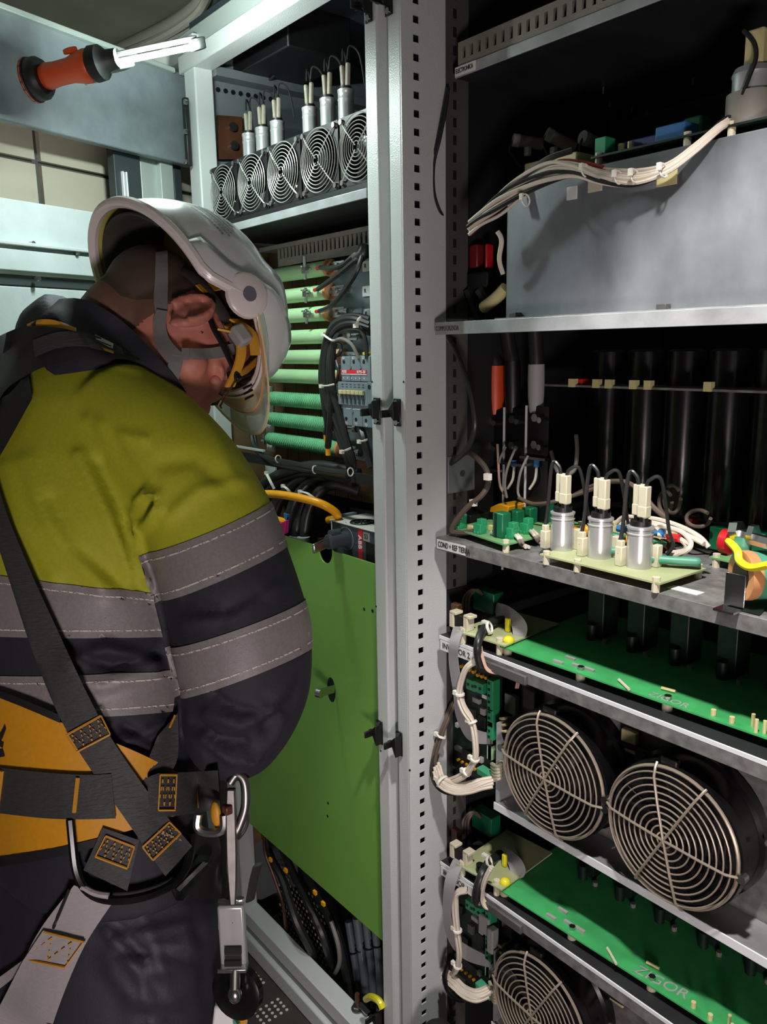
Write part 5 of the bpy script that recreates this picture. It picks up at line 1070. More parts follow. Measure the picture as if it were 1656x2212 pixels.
FOLDS=[([(170,985),(215,1080),(285,1230)],16,.007),([(215,1000),(255,1090),(320,1230)],14,-.006),([(60,1000),(110,1130),(220,1265)],24,.007),([(15,1010),(45,1130),(120,1240)],20,.005),([(110,1080),(160,1180),(270,1268)],16,-.006),
 ([(298,1082),(318,1064),(344,1070),(350,1098),(328,1124),(296,1150)],10,.012),([(326,1092),(312,1114)],10,-.007),([(305,1125),(340,1098)],10,.008),([(290,1110),(300,1200),(318,1262)],13,.008),([(262,1130),(285,1220),(305,1275)],10,-.005),
 ([(190,905),(260,940),(310,950)],14,.005),([(240,930),(260,990),(300,1040)],16,-.005),([(440,880),(470,960),(500,1040)],18,.005),([(350,1000),(420,990),(500,1050)],22,-.005),([(360,1120),(430,1060),(520,1040)],16,.005),([(150,775),(230,785),(300,800)],8,.005),
 ([(400,1300),(480,1330),(560,1290)],20,-.006),([(400,1345),(500,1330),(600,1270)],14,.005),
 ([(150,1430),(230,1400),(330,1430)],16,.010),([(140,1400),(240,1440),(340,1410)],12,-.008),([(120,1470),(220,1480),(330,1450)],18,.006),([(260,1600),(310,1590),(345,1560)],12,.008),([(270,1570),(330,1600)],10,-.007),
 ([(600,1500),(640,1450),(660,1425)],16,.006),([(575,1570),(630,1520),(650,1470)],14,-.010),([(440,1590),(500,1640),(560,1640)],12,.009),([(420,1560),(470,1600),(530,1605)],10,-.011),([(450,1540),(520,1565),(590,1530)],15,.008),([(540,1640),(590,1600),(610,1550)],11,.008),([(400,1500),(410,1580),(440,1640)],14,.006),([(460,1500),(500,1530),(560,1540)],10,-.006)]
jv=folds(jv,jf,FOLDS,1.25)
sA=lambda vv:sdarm(vv)-.012
jv,jf=isocut(jv,jf,sA(jv))
def plane(x0,y0,x1,y1,tilt):
    """plane that holds the picture line and leans by tilt round the body: signed distance grows downward"""
    a,b=ray(x0,y0),ray(x1,y1); n=a.cross(b).normalized(); n=n if n.dot(-cU)>0 else -n; p=np.array(PD((x0+x1)/2,(y0+y1)/2,1.05)); n=(n+cF*tilt).normalized(); n=np.array(n); return lambda vv:(vv-p)@n
ab=[plane(305,1205,580,1096,.10),plane(345,1305,620,1190,.10),plane(384,1398,632,1314,.10),plane(390,1512,662,1412,.10)]
tb=[plane(60,1252,335,1285,.05),plane(95,1378,355,1380,.05),plane(60,1462,350,1455,.08),plane(130,1552,350,1545,.08)]
st=[]
for q in ab+tb:
    jv,jf=isocut(jv,jf,q(jv))
for s,qs in ((1,(ab[0],ab[2],tb[0],tb[2])),(-1,(ab[1],ab[3],tb[1],tb[3]))):
    for q in qs:
        for e in (.0085,.0105): jv,jf=isocut(jv,jf,(lambda v:q(v)-s*e)(jv))
c=jv[jf].mean(1); isarm=sdarm(c)<.012; right=proj(c)[0]>-60
A=[q(c) for q in ab]; T=[q(c) for q in tb]
band=np.where(isarm,((A[0]>0)&(A[1]<0))|((A[2]>0)&(A[3]<0)),((T[0]>0)&(T[1]<0))|((T[2]>0)&(T[3]<0)))
yel=np.where(isarm,A[0]<0,T[0]<0)
jacket=meshobj('jacket',jv,jf,['hi_vis','navy'],(~yel).astype(int))
JN=normals(jv,jf)
for nm,flag in (('sleeve_band',isarm),('back_band',~isarm)):
    for lo,hi in ((0,1),(2,3)):
        qq=A if nm=='sleeve_band' else T; k=flag&(qq[lo]>0)&(qq[hi]<0)
        v2,f2,u=sub(jv,jf,k)
        if len(f2): o=meshobj(nm,v2+JN[u]*.0016,f2,['reflective'],parent=jacket)
        k2=k&(((qq[lo]>.0085)&(qq[lo]<.0105))|((qq[hi]<-.0085)&(qq[hi]>-.0105))); k2&=((c@np.array([31.,17.,11.])*9)%1.0<.72)
        v2,f2,u=sub(jv,jf,k2)
        if len(f2): meshobj('stitching',v2+JN[u]*.0022,f2,['stitch'],parent=jacket)['kind']='stuff'
cv,cf=fuse([collar],.006,5); cv=folds(cv,cf,[([(80,700),(140,660),(220,690)],14,.006),([(120,690),(220,710),(330,790)],12,-.005)])
meshobj('collar',cv,cf,['navy'])
# ---- trousers
hip=loft([ring(222,1800,1.19,.165,.12),ring(225,1860,1.19,.176,.128),ring(225,1960,1.19,.180,.135),ring(222,2060,1.19,.175,.13),ring(220,2100,1.19,.10,.08)],32)
kR=PD(335,2150,1.16); kL=PD(90,2140,1.24)
def leg(k,fx): return limb([(k+V((0,0,.14)),.10,.10),(k,.098,.105),(V((k.x,k.y,.80)),.088,.092),(V((k.x+fx,k.y,.50)),.075,.08),(V((k.x+fx,k.y,.10)),.07,.075)],20)
tv,tf=fuse([hip,leg(kR,.0),leg(kL,.0)],.008,6)
tv=folds(tv,tf,[([(300,1960),(340,2060),(360,2200)],16,.007),([(250,2030),(330,2010),(420,1990)],12,.006),([(260,2060),(350,2060),(430,2080)],14,-.008),([(330,2100),(400,2080),(430,2050)],12,.008),([(290,2150),(370,2160),(430,2120)],12,.008),([(300,2190),(380,2200),(440,2160)],11,-.008),([(420,1990),(450,2060),(440,2140)],13,-.010),([(400,1960),(410,2040)],12,.007),([(240,2100),(300,2180)],14,.006),([(230,2010),(300,2100),(330,2210)],12,.009),([(255,2000),(330,2090),(365,2200)],10,-.008)],.62)
meshobj('trousers',tv,tf,['navy_trouser'])
for k in (kR,kL):
    f=V((k.x,k.y,0)); b=B(); vs,fs=loft([(f+FA*.06+ZD*.012,RA*.05,FA*.15),(f+FA*.06+ZD*.03,RA*.052,FA*.15),(f+FA*.05+ZD*.07,RA*.045,FA*.12),(f+ZD*.12,RA*.06,FA*.065)],20); b.add(vs,fs).build('shoe','shoe',man)
# ---- head: frame of the bowed head
def camdir(x,y,z): return cR*x+cU*y-cF*z          # x right, y up, z towards the camera
hu=camdir(.64,.46,-.62).normalized(); hf=camdir(.57,-.82,.0); hf=(hf-hu*hf.dot(hu)).normalized(); hr=hf.cross(hu).normalized()
HC=PD(365,668,1.25)
G_=lambda r,f,u:HC+hr*r+hf*f+hu*u          # helmet frame
H=lambda r,f,u:HC+hr*r+hf*(f+.052)+hu*(u+.004)   # head frame
def ell(c,R,r,f,u): b=B(); b.ball(c,(r,f,u),14,0,R); return b.v,b.f
HR=(hr,hf,hu)
neck0=PD(232,725,1.245); nk=H(0,-.072,-.050)
body=[ell(H(0,-.008,-.002),HR,.080,.108,.102),ell(H(0,-.085,-.012),HR,.072,.072,.072),ell(H(0,.038,-.075),HR,.063,.066,.070),ell(H(0,.062,-.118),HR,.034,.036,.03),ell(H(0,.100,-.062),HR,.013,.024,.020),ell(H(0,.088,-.03),HR,.016,.022,.03),
 limb([(PD(205,800,1.235),.062,.062),(neck0,.060,.062),(neck0.lerp(nk,.5),.066,.066),(nk,.064,.064)],20),
 ell(H(0,.092,-.098),HR,.024,.016,.008),ell(H(.032,.078,-.022),HR,.022,.016,.008),ell(H(-.032,.078,-.022),HR,.022,.016,.008),ell(H(.05,.05,-.06),HR,.022,.03,.025),ell(H(-.05,.05,-.06),HR,.022,.03,.025)]
core=loft([ring(205,780,1.235,.06,.06),ring(165,870,1.235,.13,.09),ring(140,1080,1.22,.16,.11),ring(165,1400,1.21,.145,.105),ring(215,1800,1.19,.135,.10),ring(222,2000,1.19,.14,.105),ring(222,2060,1.19,.10,.08)],24)
def thin(k): return limb([(k+V((0,0,.14)),.075,.075),(k,.075,.08),(V((k.x,k.y,.50)),.05,.055),(V((k.x,k.y,.06)),.04,.045)],16)
W0=PD(530,1540,1.40); hd_=(PD(535,1555,1.48)-W0).normalized(); hs_=hd_.cross(ZD).normalized()
hand=[limb([(W0,.030,.024),(W0+hd_*.05,.042,.020),(W0+hd_*.095,.042,.016)],14)]
for i,(s,l) in enumerate(((-.033,.055),(-.011,.068),(.011,.072),(.033,.062))):
    p=W0+hd_*.095+hs_*s; hand.append(limb([(p,.0105,.010),(p+hd_*l*.55-ZD*.012,.0095,.009),(p+hd_*l*.8-ZD*.036,.008,.008)],10))
p=W0+hd_*.03-hs_*.035; hand.append(limb([(p,.014,.012),(p-hs_*.028+hd_*.03,.012,.011),(p-hs_*.03+hd_*.06,.010,.009)],10))
body+=[core,thin(kR),thin(kL),limb([(PD(360,900,1.19),.05,.05),(PD(455,1110,1.125),.05,.05),(PD(525,1450,1.11),.045,.045),(PD(525,1545,1.24),.04,.04),(W0,.03,.026)],16)]+hand
for s in (1,-1):                                        # ears: shell, rim, lobe
    e=H(.084*s,.004,-.036); eu=(hr*s*.9-hf*.42).normalized()*1; Re=(hf*.92+hr*s*.38,hu,eu)
    Re=(Re[0].normalized(),(hu-Re[0].normalized()*hu.dot(Re[0].normalized())).normalized(),eu)
    body.append(ell(e+hu*.002,Re,.023,.037,.008))
    b=B(); pts=[e+Re[0]*(math.cos(t)*.023-.003)+Re[1]*(math.sin(t)*.037)+eu*(.011) for t in [-.6+i*.42 for i in range(11)]]; b.tube(pts,.0058,8); body.append((b.v,b.f))
    body.append(ell(e-Re[1]*.030+Re[0]*.004+eu*.003,Re,.010,.012,.0065)); body.append(ell(e+Re[0]*.016-Re[1]*.006+eu*.004,Re,.006,.008,.006))
    b=B(); b.tube([e+Re[0]*(math.cos(t)*.010)+Re[1]*(math.sin(t)*.018+.003)+eu*.006 for t in [1.2+i*.45 for i in range(8)]],.0038,8); body.append((b.v,b.f))
hv,hfc=fuse(body,.0042,3)
def hairf(p):
    q=p-np.array(H(0,0,0)); a,f_=q@np.array(hu),q@np.array(hf); s=np.minimum(np.minimum(a+.085,.03-f_),a+.03+.9*np.clip(-f_-.02,0,.07)); return np.where(np.linalg.norm(q,axis=1)<.19,s,-1.)
hv,hfc=isocut(hv,hfc,hairf(hv))
hc=(hv[hfc].mean(1)-np.array(H(0,0,0))); cu_,cf_=hc@np.array(hu),hc@np.array(hf); near=np.linalg.norm(hc,axis=1)<.17
earz=(np.abs(hc@np.array(hr))>.072)&(cu_<.012)&(cu_>-.09)&(np.abs(cf_)<.034)
hairm=near&~earz&(hairf(hv[hfc].mean(1))>0)
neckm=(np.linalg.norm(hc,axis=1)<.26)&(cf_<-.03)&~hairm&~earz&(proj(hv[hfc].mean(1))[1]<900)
bobj=meshobj('body',hv,hfc,['skin','hair','shaded_neck'],hairm.astype(int)+2*neckm)
for s in (1,-1):
    q=H(.031*s,.088,-.032); o=B().ball(q,.0085,8,0,HR); o.build('eyelid','skin',man); B().tube([H(.016*s,.104,-.016),H(.032*s,.104,-.013),H(.05*s,.092,-.017)],.0035,6).build('eyebrow','hair',man)
for k in range(7):
    a=-.5+k*.16; q=H(.031+.012*math.sin(a*2),.1055,-.034); B().tube([q,q+hf*.006+hu*.004],.0008,4).build('eyelash','hair',man)
# ---- helmet
helm=man
def hel(phi,t,k=1.0):
    """phi round the rim (0=front, +90=right ear), t from rim (0) to crown (1)"""
    a=math.radians(phi); cr_,fr=.139*k,.166*k
    ca=math.cos(a); fr_=min(1,max(0,(ca-.15)/.45)); fr_=fr_*fr_*(3-2*fr_); dip=.012-.060*fr_+(.006*ca*ca if ca<0 else 0)
    w=t*math.pi/2; h=.176*k
    return G_(cr_*math.sin(a)*math.cos(w)**.82,fr*math.cos(a)*math.cos(w)**.82-.006,-dip*(1-t)**1.3+h*math.sin(w))
n=72; T_=[i/16 for i in range(16)]+[.985]
vs=[];fs=[]
for t in T_: vs+=[hel(360*i/n,t) for i in range(n)]
for k in range(len(T_)-1): fs+=[(k*n+i,k*n+(i+1)%n,(k+1)*n+(i+1)%n,(k+1)*n+i) for i in range(n)]
fs.append(tuple(range((len(T_)-1)*n,len(T_)*n)))
o=B().add(vs,fs).build('helmet','helmet',man,ang=3.2); o.data.materials.append(MATS['helmet_in'])
sm=o.modifiers.new('shell','SOLIDIFY'); sm.thickness=.004*SCALE; sm.offset=-1; sm.material_offset=1; sm.material_offset_rim=0
HEL=o
b=B(); b.tube([hel(360*i/n,-.0) for i in range(n)],.0055,8,0,True); b.build('rim','helmet_pink',o)
b=B(); b.tube([hel(phi,.012+.0)+(hel(phi,.3)-hel(phi,0)).normalized()*0 for phi in range(40,322,6)],.0085,8,flat=1.0); b.build('rear_lip','helmet_pink',o)
# seam and raised ridges over the shell
b=B(); b.tube([hel(62-0*i,.02+i*.045,1.004) if i<3 else hel(62-6.5*(i-3),.02+i*.052,1.004) for i in range(14)],.0016,6); b.build('shell_seam','helmet',o)
for k in (0,1):
    b=B(); b.tube([hel(40-5*i-8*k,.30+.045*i+.03*k,1.006) for i in range(10)],.005,8,flat=.5); b.build('shell_ridge','helmet',o)
# visor housing over the front half and pivot
vs=[];fs=[]; PH=[-96+i*6 for i in range(33)]; TT=[-.03,.04,.12,.2,.28,.36]
for t in TT:
    for phi in PH: e=(1-abs(phi)/100); vs.append(hel(phi,t*(.25+.95*e),1.035+.03*e))
m_=len(PH)
for k in range(len(TT)-1): fs+=[(k*m_+i,k*m_+i+1,(k+1)*m_+i+1,(k+1)*m_+i) for i in range(m_-1)]
o=B().add(vs,fs).build('visor_cover','helmet',man,ang=3.2); sm=o.modifiers.new('shell','SOLIDIFY'); sm.thickness=.003*SCALE
q=hel(62,.02,1.05); nn=(q-G_(0,.03,.05)).normalized(); u_,w_=frame(nn)
B().lathe(q-nn*.008,nn,[(.034,0),(.033,.006),(.028,.010)],24).build('pivot_boss','helmet_pink',man); B().cyl(q,q+nn*.0045,.0105,n=18).build('pivot_button','rivet',man)
# clear face shield lowered over the brow: bowed sheet with amber inner lens
def vis(phi,s,k=1.0):
    a=math.radians(phi); R1=(.139*k,.166*k); return G_(R1[0]*math.sin(a)*(1-.06*s),R1[1]*math.cos(a)+.062*s*max(0,math.cos(a)),.054-.044*s)
def visor(name,m,s1,k,ph,th):
    vs=[];fs=[]; PHS=[-ph+i*(2*ph/28) for i in range(29)]; S=[i/8 for i in range(9)]
    for s in S:
        for phi in PHS: e=max(0,math.cos(math.radians(phi)*90/(ph*1.02)))**1.15; vs.append(vis(phi,s*s1*e,k))
    for j in range(8): fs+=[(j*29+i,j*29+i+1,(j+1)*29+i+1,(j+1)*29+i) for i in range(28)]
    o=B().add(vs,fs).build(name,m,man,ang=3.2); sm=o.modifiers.new('t','SOLIDIFY'); sm.thickness=th*SCALE
    edge=[vs[8*29+i] for i in range(29)]; return o,edge
o,ed=visor('face_shield','visor_clear',1.0,1.04,70,.0015); B().tube(ed,.0017,6).build('shield_edge','visor_amber',o)
o,ed=visor('amber_lens','visor_amber',.62,.97,68,.002); B().tube(ed,.0016,6).build('lens_edge','ceramic',o)
# printed lines on the shell
def shelltext(s,phi,t,size):
    p=hel(phi,t,1.006); px=hel(phi-4,t,1.006); up=hel(phi,t+.02,1.006); text(s,size,p,(px-p),(up-p),'cable_grey','lettering',HEL)
for i,(s,sz) in enumerate((('EN 397 - EN 50365',.006),('ABS  53 - 63 cm',.005),('CLASE 0  1000 V',.005))):
    pass
rows=B()
for j,(t,ph0,ph1,hgt) in enumerate(((.44,120,104,.009),(.40,126,100,.004),(.36,128,98,.003),(.32,126,96,.003),(.28,124,98,.0035))):
    ph=ph0
    while ph>ph1:
        w=random.uniform(.9,2.2); a,b_=hel(ph,t,1.004),hel(ph-w,t,1.004); up=(hel(ph,t+.03,1.004)-a).normalized()*hgt; rows.add([a,b_,b_+up,a+up],[(0,1,2,3)]); ph-=w+.7
rows.build('faded_print','cable_grey',HEL)
# harness cradle inside the helmet
b=B(); b.tube([H(.086*math.sin(t),.108*math.cos(t)-.004,.012) for t in [math.radians(a) for a in range(35,330,8)]],.009,8,flat=.25); b.build('head_band','harness_dark',man)
for a in (20,62,100,142,200,250,300):
    t=math.radians(a); b=B(); b.sheet([H(.088*math.sin(t),.110*math.cos(t),.002),H(.075*math.sin(t),.09*math.cos(t),.08),H(.02*math.sin(t),.03*math.cos(t),.135)],[H(.088*math.sin(t+.16),.110*math.cos(t+.16),.002),H(.075*math.sin(t+.16),.09*math.cos(t+.16),.08),H(.02*math.sin(t+.3),.03*math.cos(t+.3),.135)],.002); b.build('cradle_strap','harness_yellow' if 10<a<110 else 'harness_dark',man)
for pts,m in (([(.094,.045,-.005),(.096,.062,.012),(.088,.086,.004),(.075,.104,-.012),(.06,.118,-.03)],'harness_yellow'),([(.098,.040,.02),(.1,.07,.03),(.09,.10,.02)],'harness_yellow')):
    b=B(); b.sheet(cr([H(*p) for p in pts],5),cr([H(p[0]+.004,p[1]-.004,p[2]-.016) for p in pts],5),.003); b.build('brow_pad',m,man)
B().box(H(.098,.064,.004),(.022,.03,.022),HR).build('pivot_block','label_grey',man,bevel=.004)
for k in range(5): B().box(H(.088-.006*k,.118+.006*k,-.022),(.003,.003,.016),HR).build('vent_slot','black',man)
vs=[];fs=[]; PH=[118+i*6.2 for i in range(21)]
for t in (.03,.14,.28,.42):
    for phi in PH: vs.append(hel(phi,t,.90))
for k in range(3): fs+=[(k*21+i,k*21+i+1,(k+1)*21+i+1,(k+1)*21+i) for i in range(20)]
o=B().add(vs,fs).build('nape_padding','harness_dark',man,ang=3.2); sm=o.modifiers.new('t','SOLIDIFY'); sm.thickness=.004*SCALE
# ---- straps laid on the body by casting onto its surface
def bvh(*sets):
    vs=[];fs=[]
    for vv,ff in sets: o_=len(vs); vs+=[tuple(v) for v in vv]; fs+=[tuple(int(i)+o_ for i in f) for f in ff]
    return BVHTree.FromPolygons(vs,fs)
BODY=bvh((jv,jf),(tv,tf),(cv,cf)); HEAD=bvh((hv,hfc))
ALL=bvh((jv,jf),(cv,cf),(hv,hfc))
def resample(pl,n):
    pl=[V((p[0],p[1],0)) for p in pl]; pl=cr(pl,6) if len(pl)>2 else pl; L=[0]
    for a,b in zip(pl[:-1],pl[1:]): L.append(L[-1]+(b-a).length)
    out=[];k=0
    for i in range(n):
        t=L[-1]*i/(n-1)
        while k<len(L)-2 and L[k+1]<t: k+=1
        f=(t-L[k])/max(1e-9,L[k+1]-L[k]); out.append(pl[k].lerp(pl[k+1],min(1,f)))
    return out
def lay(name,E0,E1,m,off=.004,th=.003,n=26,w=7,tree=None,parent=None,smooth=2):
    """strip between two picture polylines, laid on the surface found there"""
    tree=tree or BODY; a=resample(E0,n); b=resample(E1,n); G=np.full((n,w),np.nan)
    for i in range(n):
        for j in range(w):
            p=a[i].lerp(b[i],j/(w-1)); d=ray(p.x,p.y); h=tree.ray_cast(CAM,d.normalized())
            if h[0] is not None: G[i,j]=(h[0]-CAM).dot(cF)
    ok=~np.isnan(G)
    if not ok.any(): return None
    for _ in range(60):                                     # fill gaps from neighbours
        if not np.isnan(G).any(): break
        Pd=np.pad(G,1,constant_values=np.nan); st_=np.stack([Pd[:-2,1:-1],Pd[2:,1:-1],Pd[1:-1,:-2],Pd[1:-1,2:]])
        with np.errstate(all='ignore'):
            import warnings; warnings.simplefilter('ignore'); mn=np.nanmean(st_,0)
        G=np.where(np.isnan(G),mn,G)
    G0=G.copy()
    for _ in range(smooth*3):
        Pd=np.pad(G,1,mode='edge'); G=np.minimum(G0+.001,(Pd[:-2,1:-1]+Pd[2:,1:-1]+Pd[1:-1,:-2]+Pd[1:-1,2:]+4*G)/8)
    vs=[];
    for lay_ in (off+th,off):
        for i in range(n):
            for j in range(w): p=a[i].lerp(b[i],j/(w-1)); vs.append(PD(p.x,p.y,G[i,j]-lay_))
    fs=[];N_=n*w
    for i in range(n-1):
        for j in range(w-1): q=i*w+j; fs+=[(q,q+1,q+w+1,q+w),(N_+q,N_+q+w,N_+q+w+1,N_+q+1)]
    bd=[(i*w,(i+1)*w) for i in range(n-1)]+[((i+1)*w+w-1,i*w+w-1) for i in range(n-1)]+[(j+1,j) for j in range(w-1)]+[((n-1)*w+j,(n-1)*w+j+1) for j in range(w-1)]
    fs+=[(x,y,N_+y,N_+x) for x,y in bd]
    return B().add(vs,fs).build(name,m,parent or man,ang=1.0)
def sew(pts,off,parent,r=.0016,m='thread',tree=None,dash=True,n=None):
    tree=tree or BODY; P_=resample(pts,n or max(8,int(sum(math.hypot(b[0]-a[0],b[1]-a[1]) for a,b in zip(pts[:-1],pts[1:]))/4.5))); b=B(); q=[]
    for p in P_:
        h=tree.ray_cast(CAM,ray(p.x,p.y).normalized())
        if h[0] is not None: q.append(PD(p.x,p.y,(h[0]-CAM).dot(cF)-off))
    for i in range(0,len(q)-1,2 if dash else 1): b.tube([q[i],q[i+1]],r,5)
    if len(q)>1: b.build('stitching',m,parent,kind='stuff')
def boxstitch(c,off,parent,m='thread',zig=4):
    c=[V((p[0],p[1],0)) for p in c]
    for i in range(4): a,b=c[i],c[(i+1)%4]; sew([(a.x,a.y),(b.x,b.y)],off,parent,.0010 if i%2 else .0016,m,dash=False)
    z=[]
    for k in range(zig*2+1): t=k/(zig*2); a=c[0].lerp(c[1],t); b=c[3].lerp(c[2],t); q=a.lerp(b,.12 if k%2 else .88); z.append((q.x,q.y))
    for a,b in zip(z[:-1],z[1:]): sew([a,b],off,parent,.0007,m,n=8)
lay('collar_stand',[(128,646),(165,644),(205,656),(262,692),(325,752),(394,834)],[(66,702),(110,712),(170,730),(240,768),(312,790),(404,850)],'navy',.010,.004,n=22,w=8,tree=ALL,smooth=4)
# back pad and shoulder straps of the harness
pd=lay('hip_pad',[(-40,1490),(0,1505),(130,1560),(290,1622),(425,1690)],[(-40,1860),(0,1856),(120,1836),(260,1800),(430,1745)],'pad',.006,.008,n=26,w=12)
lay('pad_edge',[(-40,1478),(0,1492),(60,1515),(130,1545)],[(-40,1492),(0,1508),(60,1532),(130,1562)],'webbing_black',.010,.006,n=14,w=4)
lay('pad_lower_edge',[(-40,1856),(0,1850),(120,1832),(260,1800)],[(-40,1880),(0,1872),(120,1852),(260,1815)],'webbing_black',.010,.006,n=14,w=4)
lay('pad_print',[(-30,1568),(-6,1590),(10,1565)],[(-30,1580),(-2,1604),(13,1575)],'pad_print',.0155,.001,n=8,w=3); lay('pad_print',[(-4,1598),(8,1605)],[(-12,1606),(6,1616)],'pad_print',.0155,.001,n=4,w=3); lay('pad_print',[(-20,1624),(6,1618)],[(-20,1640),(10,1634)],'pad_print',.0155,.001,n=4,w=3)
sh1=lay('shoulder_pad',[(-60,760),(0,725),(60,705),(150,712),(250,750),(310,765)],[(-60,1000),(0,860),(50,815),(120,785),(220,775),(300,778)],'webbing_black',.010,.012,n=24,w=9)
lay('shoulder_webbing',[(70,735),(120,718),(175,716),(215,728),(262,750)],[(75,772),(125,752),(180,748),(220,756),(268,766)],'webbing',.022,.003,n=18,w=6,parent=sh1)
lay('webbing_loop',[(172,716),(196,722),(205,728)],[(196,752),(216,756),(226,758)],'webbing',.026,.004,n=6,w=5,parent=sh1); lay('pale_tag',[(205,722),(245,742)],[(206,734),(243,754)],'label',.027,.001,n=5,w=4,parent=sh1); lay('yellow_edge',[(215,748),(245,758)],[(216,754),(246,764)],'harness_yellow',.027,.001,n=5,w=3,parent=sh1)
lay('collar_lining',[(58,700),(85,690),(120,692),(165,708)],[(58,715),(85,712),(120,714),(165,718)],'harness_yellow',.014,.003,n=10,w=4)
lay('back_strap',[(-30,870),(20,850),(60,800)],[(-30,1020),(0,985),(70,860)],'webbing_black',.008,.006,n=10,w=6) 
S1=lay('diagonal_strap',[(-60,1000),(-20,1130),(25,1270),(75,1420),(150,1590),(285,1790),(357,1893)],[(-30,950),(8,1090),(60,1220),(112,1335),(220,1560),(330,1725),(415,1828)],'webbing',.016,.004,n=44,w=7)
S2=lay('cross_strap',[(340,1590),(320,1640),(298,1690),(285,1720)],[(384,1540),(383,1640),(350,1690),(325,1725)],'webbing',.010,.004,n=14,w=6); sew([(378,1545),(366,1572)],.016,S2,dash=False)
bl=lay('waist_belt',[(-40,1650),(0,1658),(90,1668),(180,1674),(240,1672)],[(-40,1750),(0,1757),(100,1768),(180,1770),(250,1768)],'webbing',.016,.005,n=22,w=8)
br=lay('waist_belt',[(318,1680),(345,1670),(400,1668),(470,1664)],[(322,1768),(345,1765),(400,1760),(476,1748)],'webbing',.018,.006,n=14,w=8)
sew([(168,1680),(160,1755)],.023,bl,.0026,dash=False); sew([(4,1665),(-6,1750)],.023,bl,.0026,dash=False)
boxstitch([(346,1674),(382,1674),(378,1750),(342,1750)],.026,br,zig=3); boxstitch([(143,1588),(218,1546),(238,1586),(166,1624)],.022,S1); boxstitch([(308,1830),(366,1776),(390,1800),(330,1858)],.022,S1,zig=5)
sew([(340,1795),(405,1820)],.020,S1,m='webbing_grey') 
S3=lay('leg_loop_tab',[(222,1788),(180,1880)],[(300,1815),(275,1925)],'webbing',.014,.004,n=10,w=6); boxstitch([(228,1806),(290,1830),(275,1876),(206,1850)],.020,S3)
LG=lay('leg_strap',[(160,1912),(93,1998),(48,2078),(-10,2190),(-40,2230)],[(243,1950),(190,2030),(152,2110),(118,2200),(100,2260)],'webbing_grey',.012,.004,n=26,w=7)
PT=lay('leg_strap_patch',[(93,2010),(50,2075)],[(184,2034),(140,2096)],'webbing_grey',.017,.004,n=8,w=6,parent=LG); boxstitch([(95,2013),(180,2035),(140,2090),(55,2072)],.022,PT,zig=2)
lay('leg_strap_fork',[(55,2070),(0,2110),(-30,2130)],[(60,2084),(20,2120),(-20,2150)],'webbing_grey',.012,.003,n=8,w=4); sew([(150,1920),(115,2005)],.018,LG,.002,'webbing_black',dash=False)
BK=lay('buckle',[(370,1925),(380,1945),(395,1945)],[(430,1845),(452,1850),(458,1862)],'black_gloss',.012,.008,n=6,w=6); lay('buckle_bar',[(380,1920),(388,1926)],[(448,1852),(455,1858)],'steel',.022,.003,n=3,w=8,parent=BK)
def cord(pts,r,m,off=.02,name='cord'):
    P_=resample(pts,36); q=[]
    z=None
    for p in P_:
        h=BODY.ray_cast(CAM,ray(p.x,p.y).normalized()); z=(h[0]-CAM).dot(cF)-off if h[0] is not None else z
        q.append(PD(p.x,p.y,z if z else 1.05))
    for _ in range(6): q=[q[0]]+[(q[i-1]+q[i]*2+q[i+1])/4 for i in range(1,len(q)-1)]+[q[-1]]
    return B().tube(q,r,8).build(name,m,man)
cord([(152,1770),(158,1830),(166,1895),(200,1938),(260,1946),(330,1932),(390,1900),(412,1850),(414,1800)],.0058,'black_gloss'); cord([(176,1915),(205,1930),(235,1935)],.004,'webbing_grey',.022)
lay('dark_thigh_strap',[(420,1790),(470,1800),(480,1900)],[(400,1930),(440,1945),(478,1940)],'webbing_black',.008,.004,n=12,w=6)
lay('side_strap',[(472,1930),(480,1830),(478,1760)],[(486,1935),(500,1830),(492,1760)],'webbing',.012,.004,n=10,w=4)
# chin strap and nape cradle
lay('nape_strap',[(362,540),(363,600),(362,640),(362,672)],[(336,545),(335,600),(332,640),(335,675)],'strap_grey',.004,.002,n=14,w=4,tree=HEAD)
lay('nape_pad',[(338,668),(330,700),(334,740),(350,770),(372,790)],[(362,672),(358,700),(365,730),(385,755),(404,768)],'strap_grey',.005,.004,n=16,w=5,tree=HEAD)
lay('strap_clip',[(392,752),(392,778)],[(408,752),(408,778)],'strap_grey',.010,.005,n=5,w=4,tree=HEAD)
lay('chin_strap',[(372,764),(362,790),(360,815)],[(398,768),(392,795),(385,825)],'strap_grey',.006,.003,n=8,w=4,tree=HEAD)
lay('cheek_strap',[(404,752),(450,752),(500,742),(534,728)],[(404,776),(450,776),(500,768),(532,750)],'strap_grey',.008,.003,n=16,w=5,tree=HEAD)
# glasses
gq=[H(.083,.02,-.012),H(.082,.035,-.016),H(.080,.06,-.018),H(.076,.09,-.022),H(.073,.108,-.024)]
gl=B().tube(cr(gq,4),.0048,8,flat=.6).build('glasses_temple','black',man)
B().box(H(.070,.110,-.024),(.012,.010,.010),HR).build('glasses_hinge','black',man,bevel=.002); B().tube([H(.07,.112,-.028),H(.055,.122,-.046),H(.03,.126,-.05),H(.008,.124,-.036)],.0016,6).build('lens_rim','copper',man)
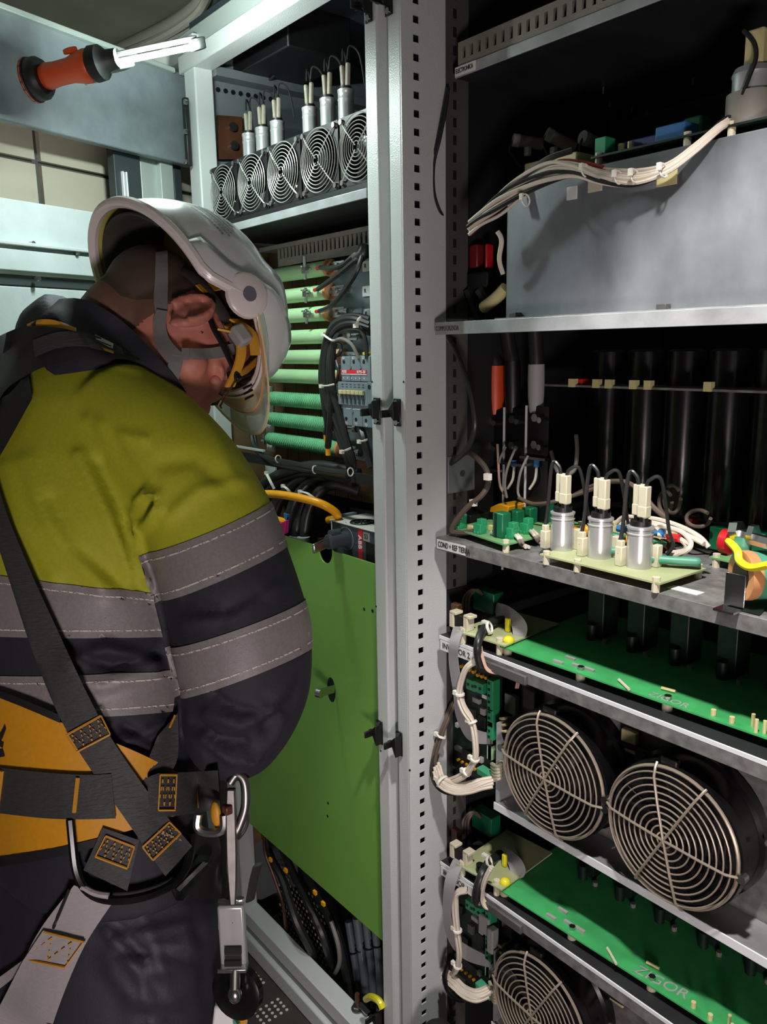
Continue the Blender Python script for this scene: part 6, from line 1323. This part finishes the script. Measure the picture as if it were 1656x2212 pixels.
# carabiner, connector and rope device hanging at the belt
K=lambda x,y,z=1.055:PD(x,y,z)
hk=thing('carabiner','large steel scaffold hook hanging from the harness belt at the hip','carabiner',K(505,1800))
B().tube(cr([K(497,1690),K(512,1672),K(528,1690),K(530,1740),K(518,1780),K(508,1800)],6),.0062,10).build('hook','steel_dull',hk)
B().sheet(cr([K(492,1700),K(490,1760),K(492,1860),K(498,1940),K(502,1988)],5),cr([K(510,1700),K(512,1760),K(514,1860),K(512,1940),K(508,1988)],5),.010).build('gate_arm','steel_dull',hk,bevel=.003)
B().tube(cr([K(500,1720,1.05),K(502,1800,1.05),K(505,1900,1.05),K(505,1985,1.05)],5),.0035,8).build('gate_edge','steel',hk); B().box(K(491,1748,1.045),(.012,.01,.012)).build('pivot','copper',hk,bevel=.002)
B().tube(cr([K(532,1735,1.06),K(536,1770,1.06),K(528,1795,1.06),K(514,1812,1.06)],5),.0022,6).build('latch_wire','steel_dull',hk)
ds=thing('fall_arrest_device','bright pinkish metal connector hanging under the steel hook','connector',K(505,2010))
B().box(K(503,2020,1.058),(.034,.016,.095),(HAX,HFW,ZD)).build('body_plate','alu',ds,bevel=.003)
for x,z0,z1 in ((480,1945,2005),(518,1940,2005)): B().tube([K(x,z0,1.055),K(x,z1,1.055)],.0058,8).build('side_bar','alu',ds)
for y in (2055,2080): B().box(K(503,y,1.047),(.022,.004,.008),(HAX,HFW,ZD)).build('slot','black',ds)
B().box(K(503,2088,1.058),(.038,.018,.006),(HAX,HFW,ZD)).build('foot','steel',ds,bevel=.001)
B().tube([K(508,2090),K(507,2140)],.0068,10).build('rod','steel_dull',ds); B().ball(K(507,2148),(.010,.009,.012),8).build('rod_end','steel',ds)
B().lathe(K(511,2142,1.075),(cF*.9+cR*.35),[(.030,-.006),(.036,-.003),(.036,.008),(.024,.012)],26).build('rubber_disc','black_gloss',ds)
rg=thing('d_ring','polished steel ring with yellow insert on the harness belt','ring',K(455,1770))
B().tube(cr([K(428,1758),K(426,1785),K(440,1797),K(470,1798),K(482,1785),K(482,1760)],6),.0058,8).build('ring','steel',rg); B().ball(K(466,1758,1.06),(.010,.006,.018),8).build('yellow_insert','harness_yellow',rg)
gv=thing('lanyard_pack','worn white and dark lanyard end below the rubber disc','lanyard',K(490,2200,1.10)); B().prism([K(462,2175,1.09),K(520,2180,1.09),K(530,2195,1.09),K(515,2240,1.09),K(455,2240,1.09)],HFW*.02).build('white_cover','label',gv,bevel=.003); B().box(K(522,2196,1.086),(.012,.01,.014)).build('yellow_tip','harness_yellow',gv); B().box(K(512,2210,1.086),(.014,.006,.010)).build('teal_tip','terminal_mint',gv)
cable('strap_end','dark strap end with yellow thread hanging behind the hook',[(556,1868,-.30),(548,1900,-.30),(540,1945,-.30)],.011,'webbing',flat=.3)
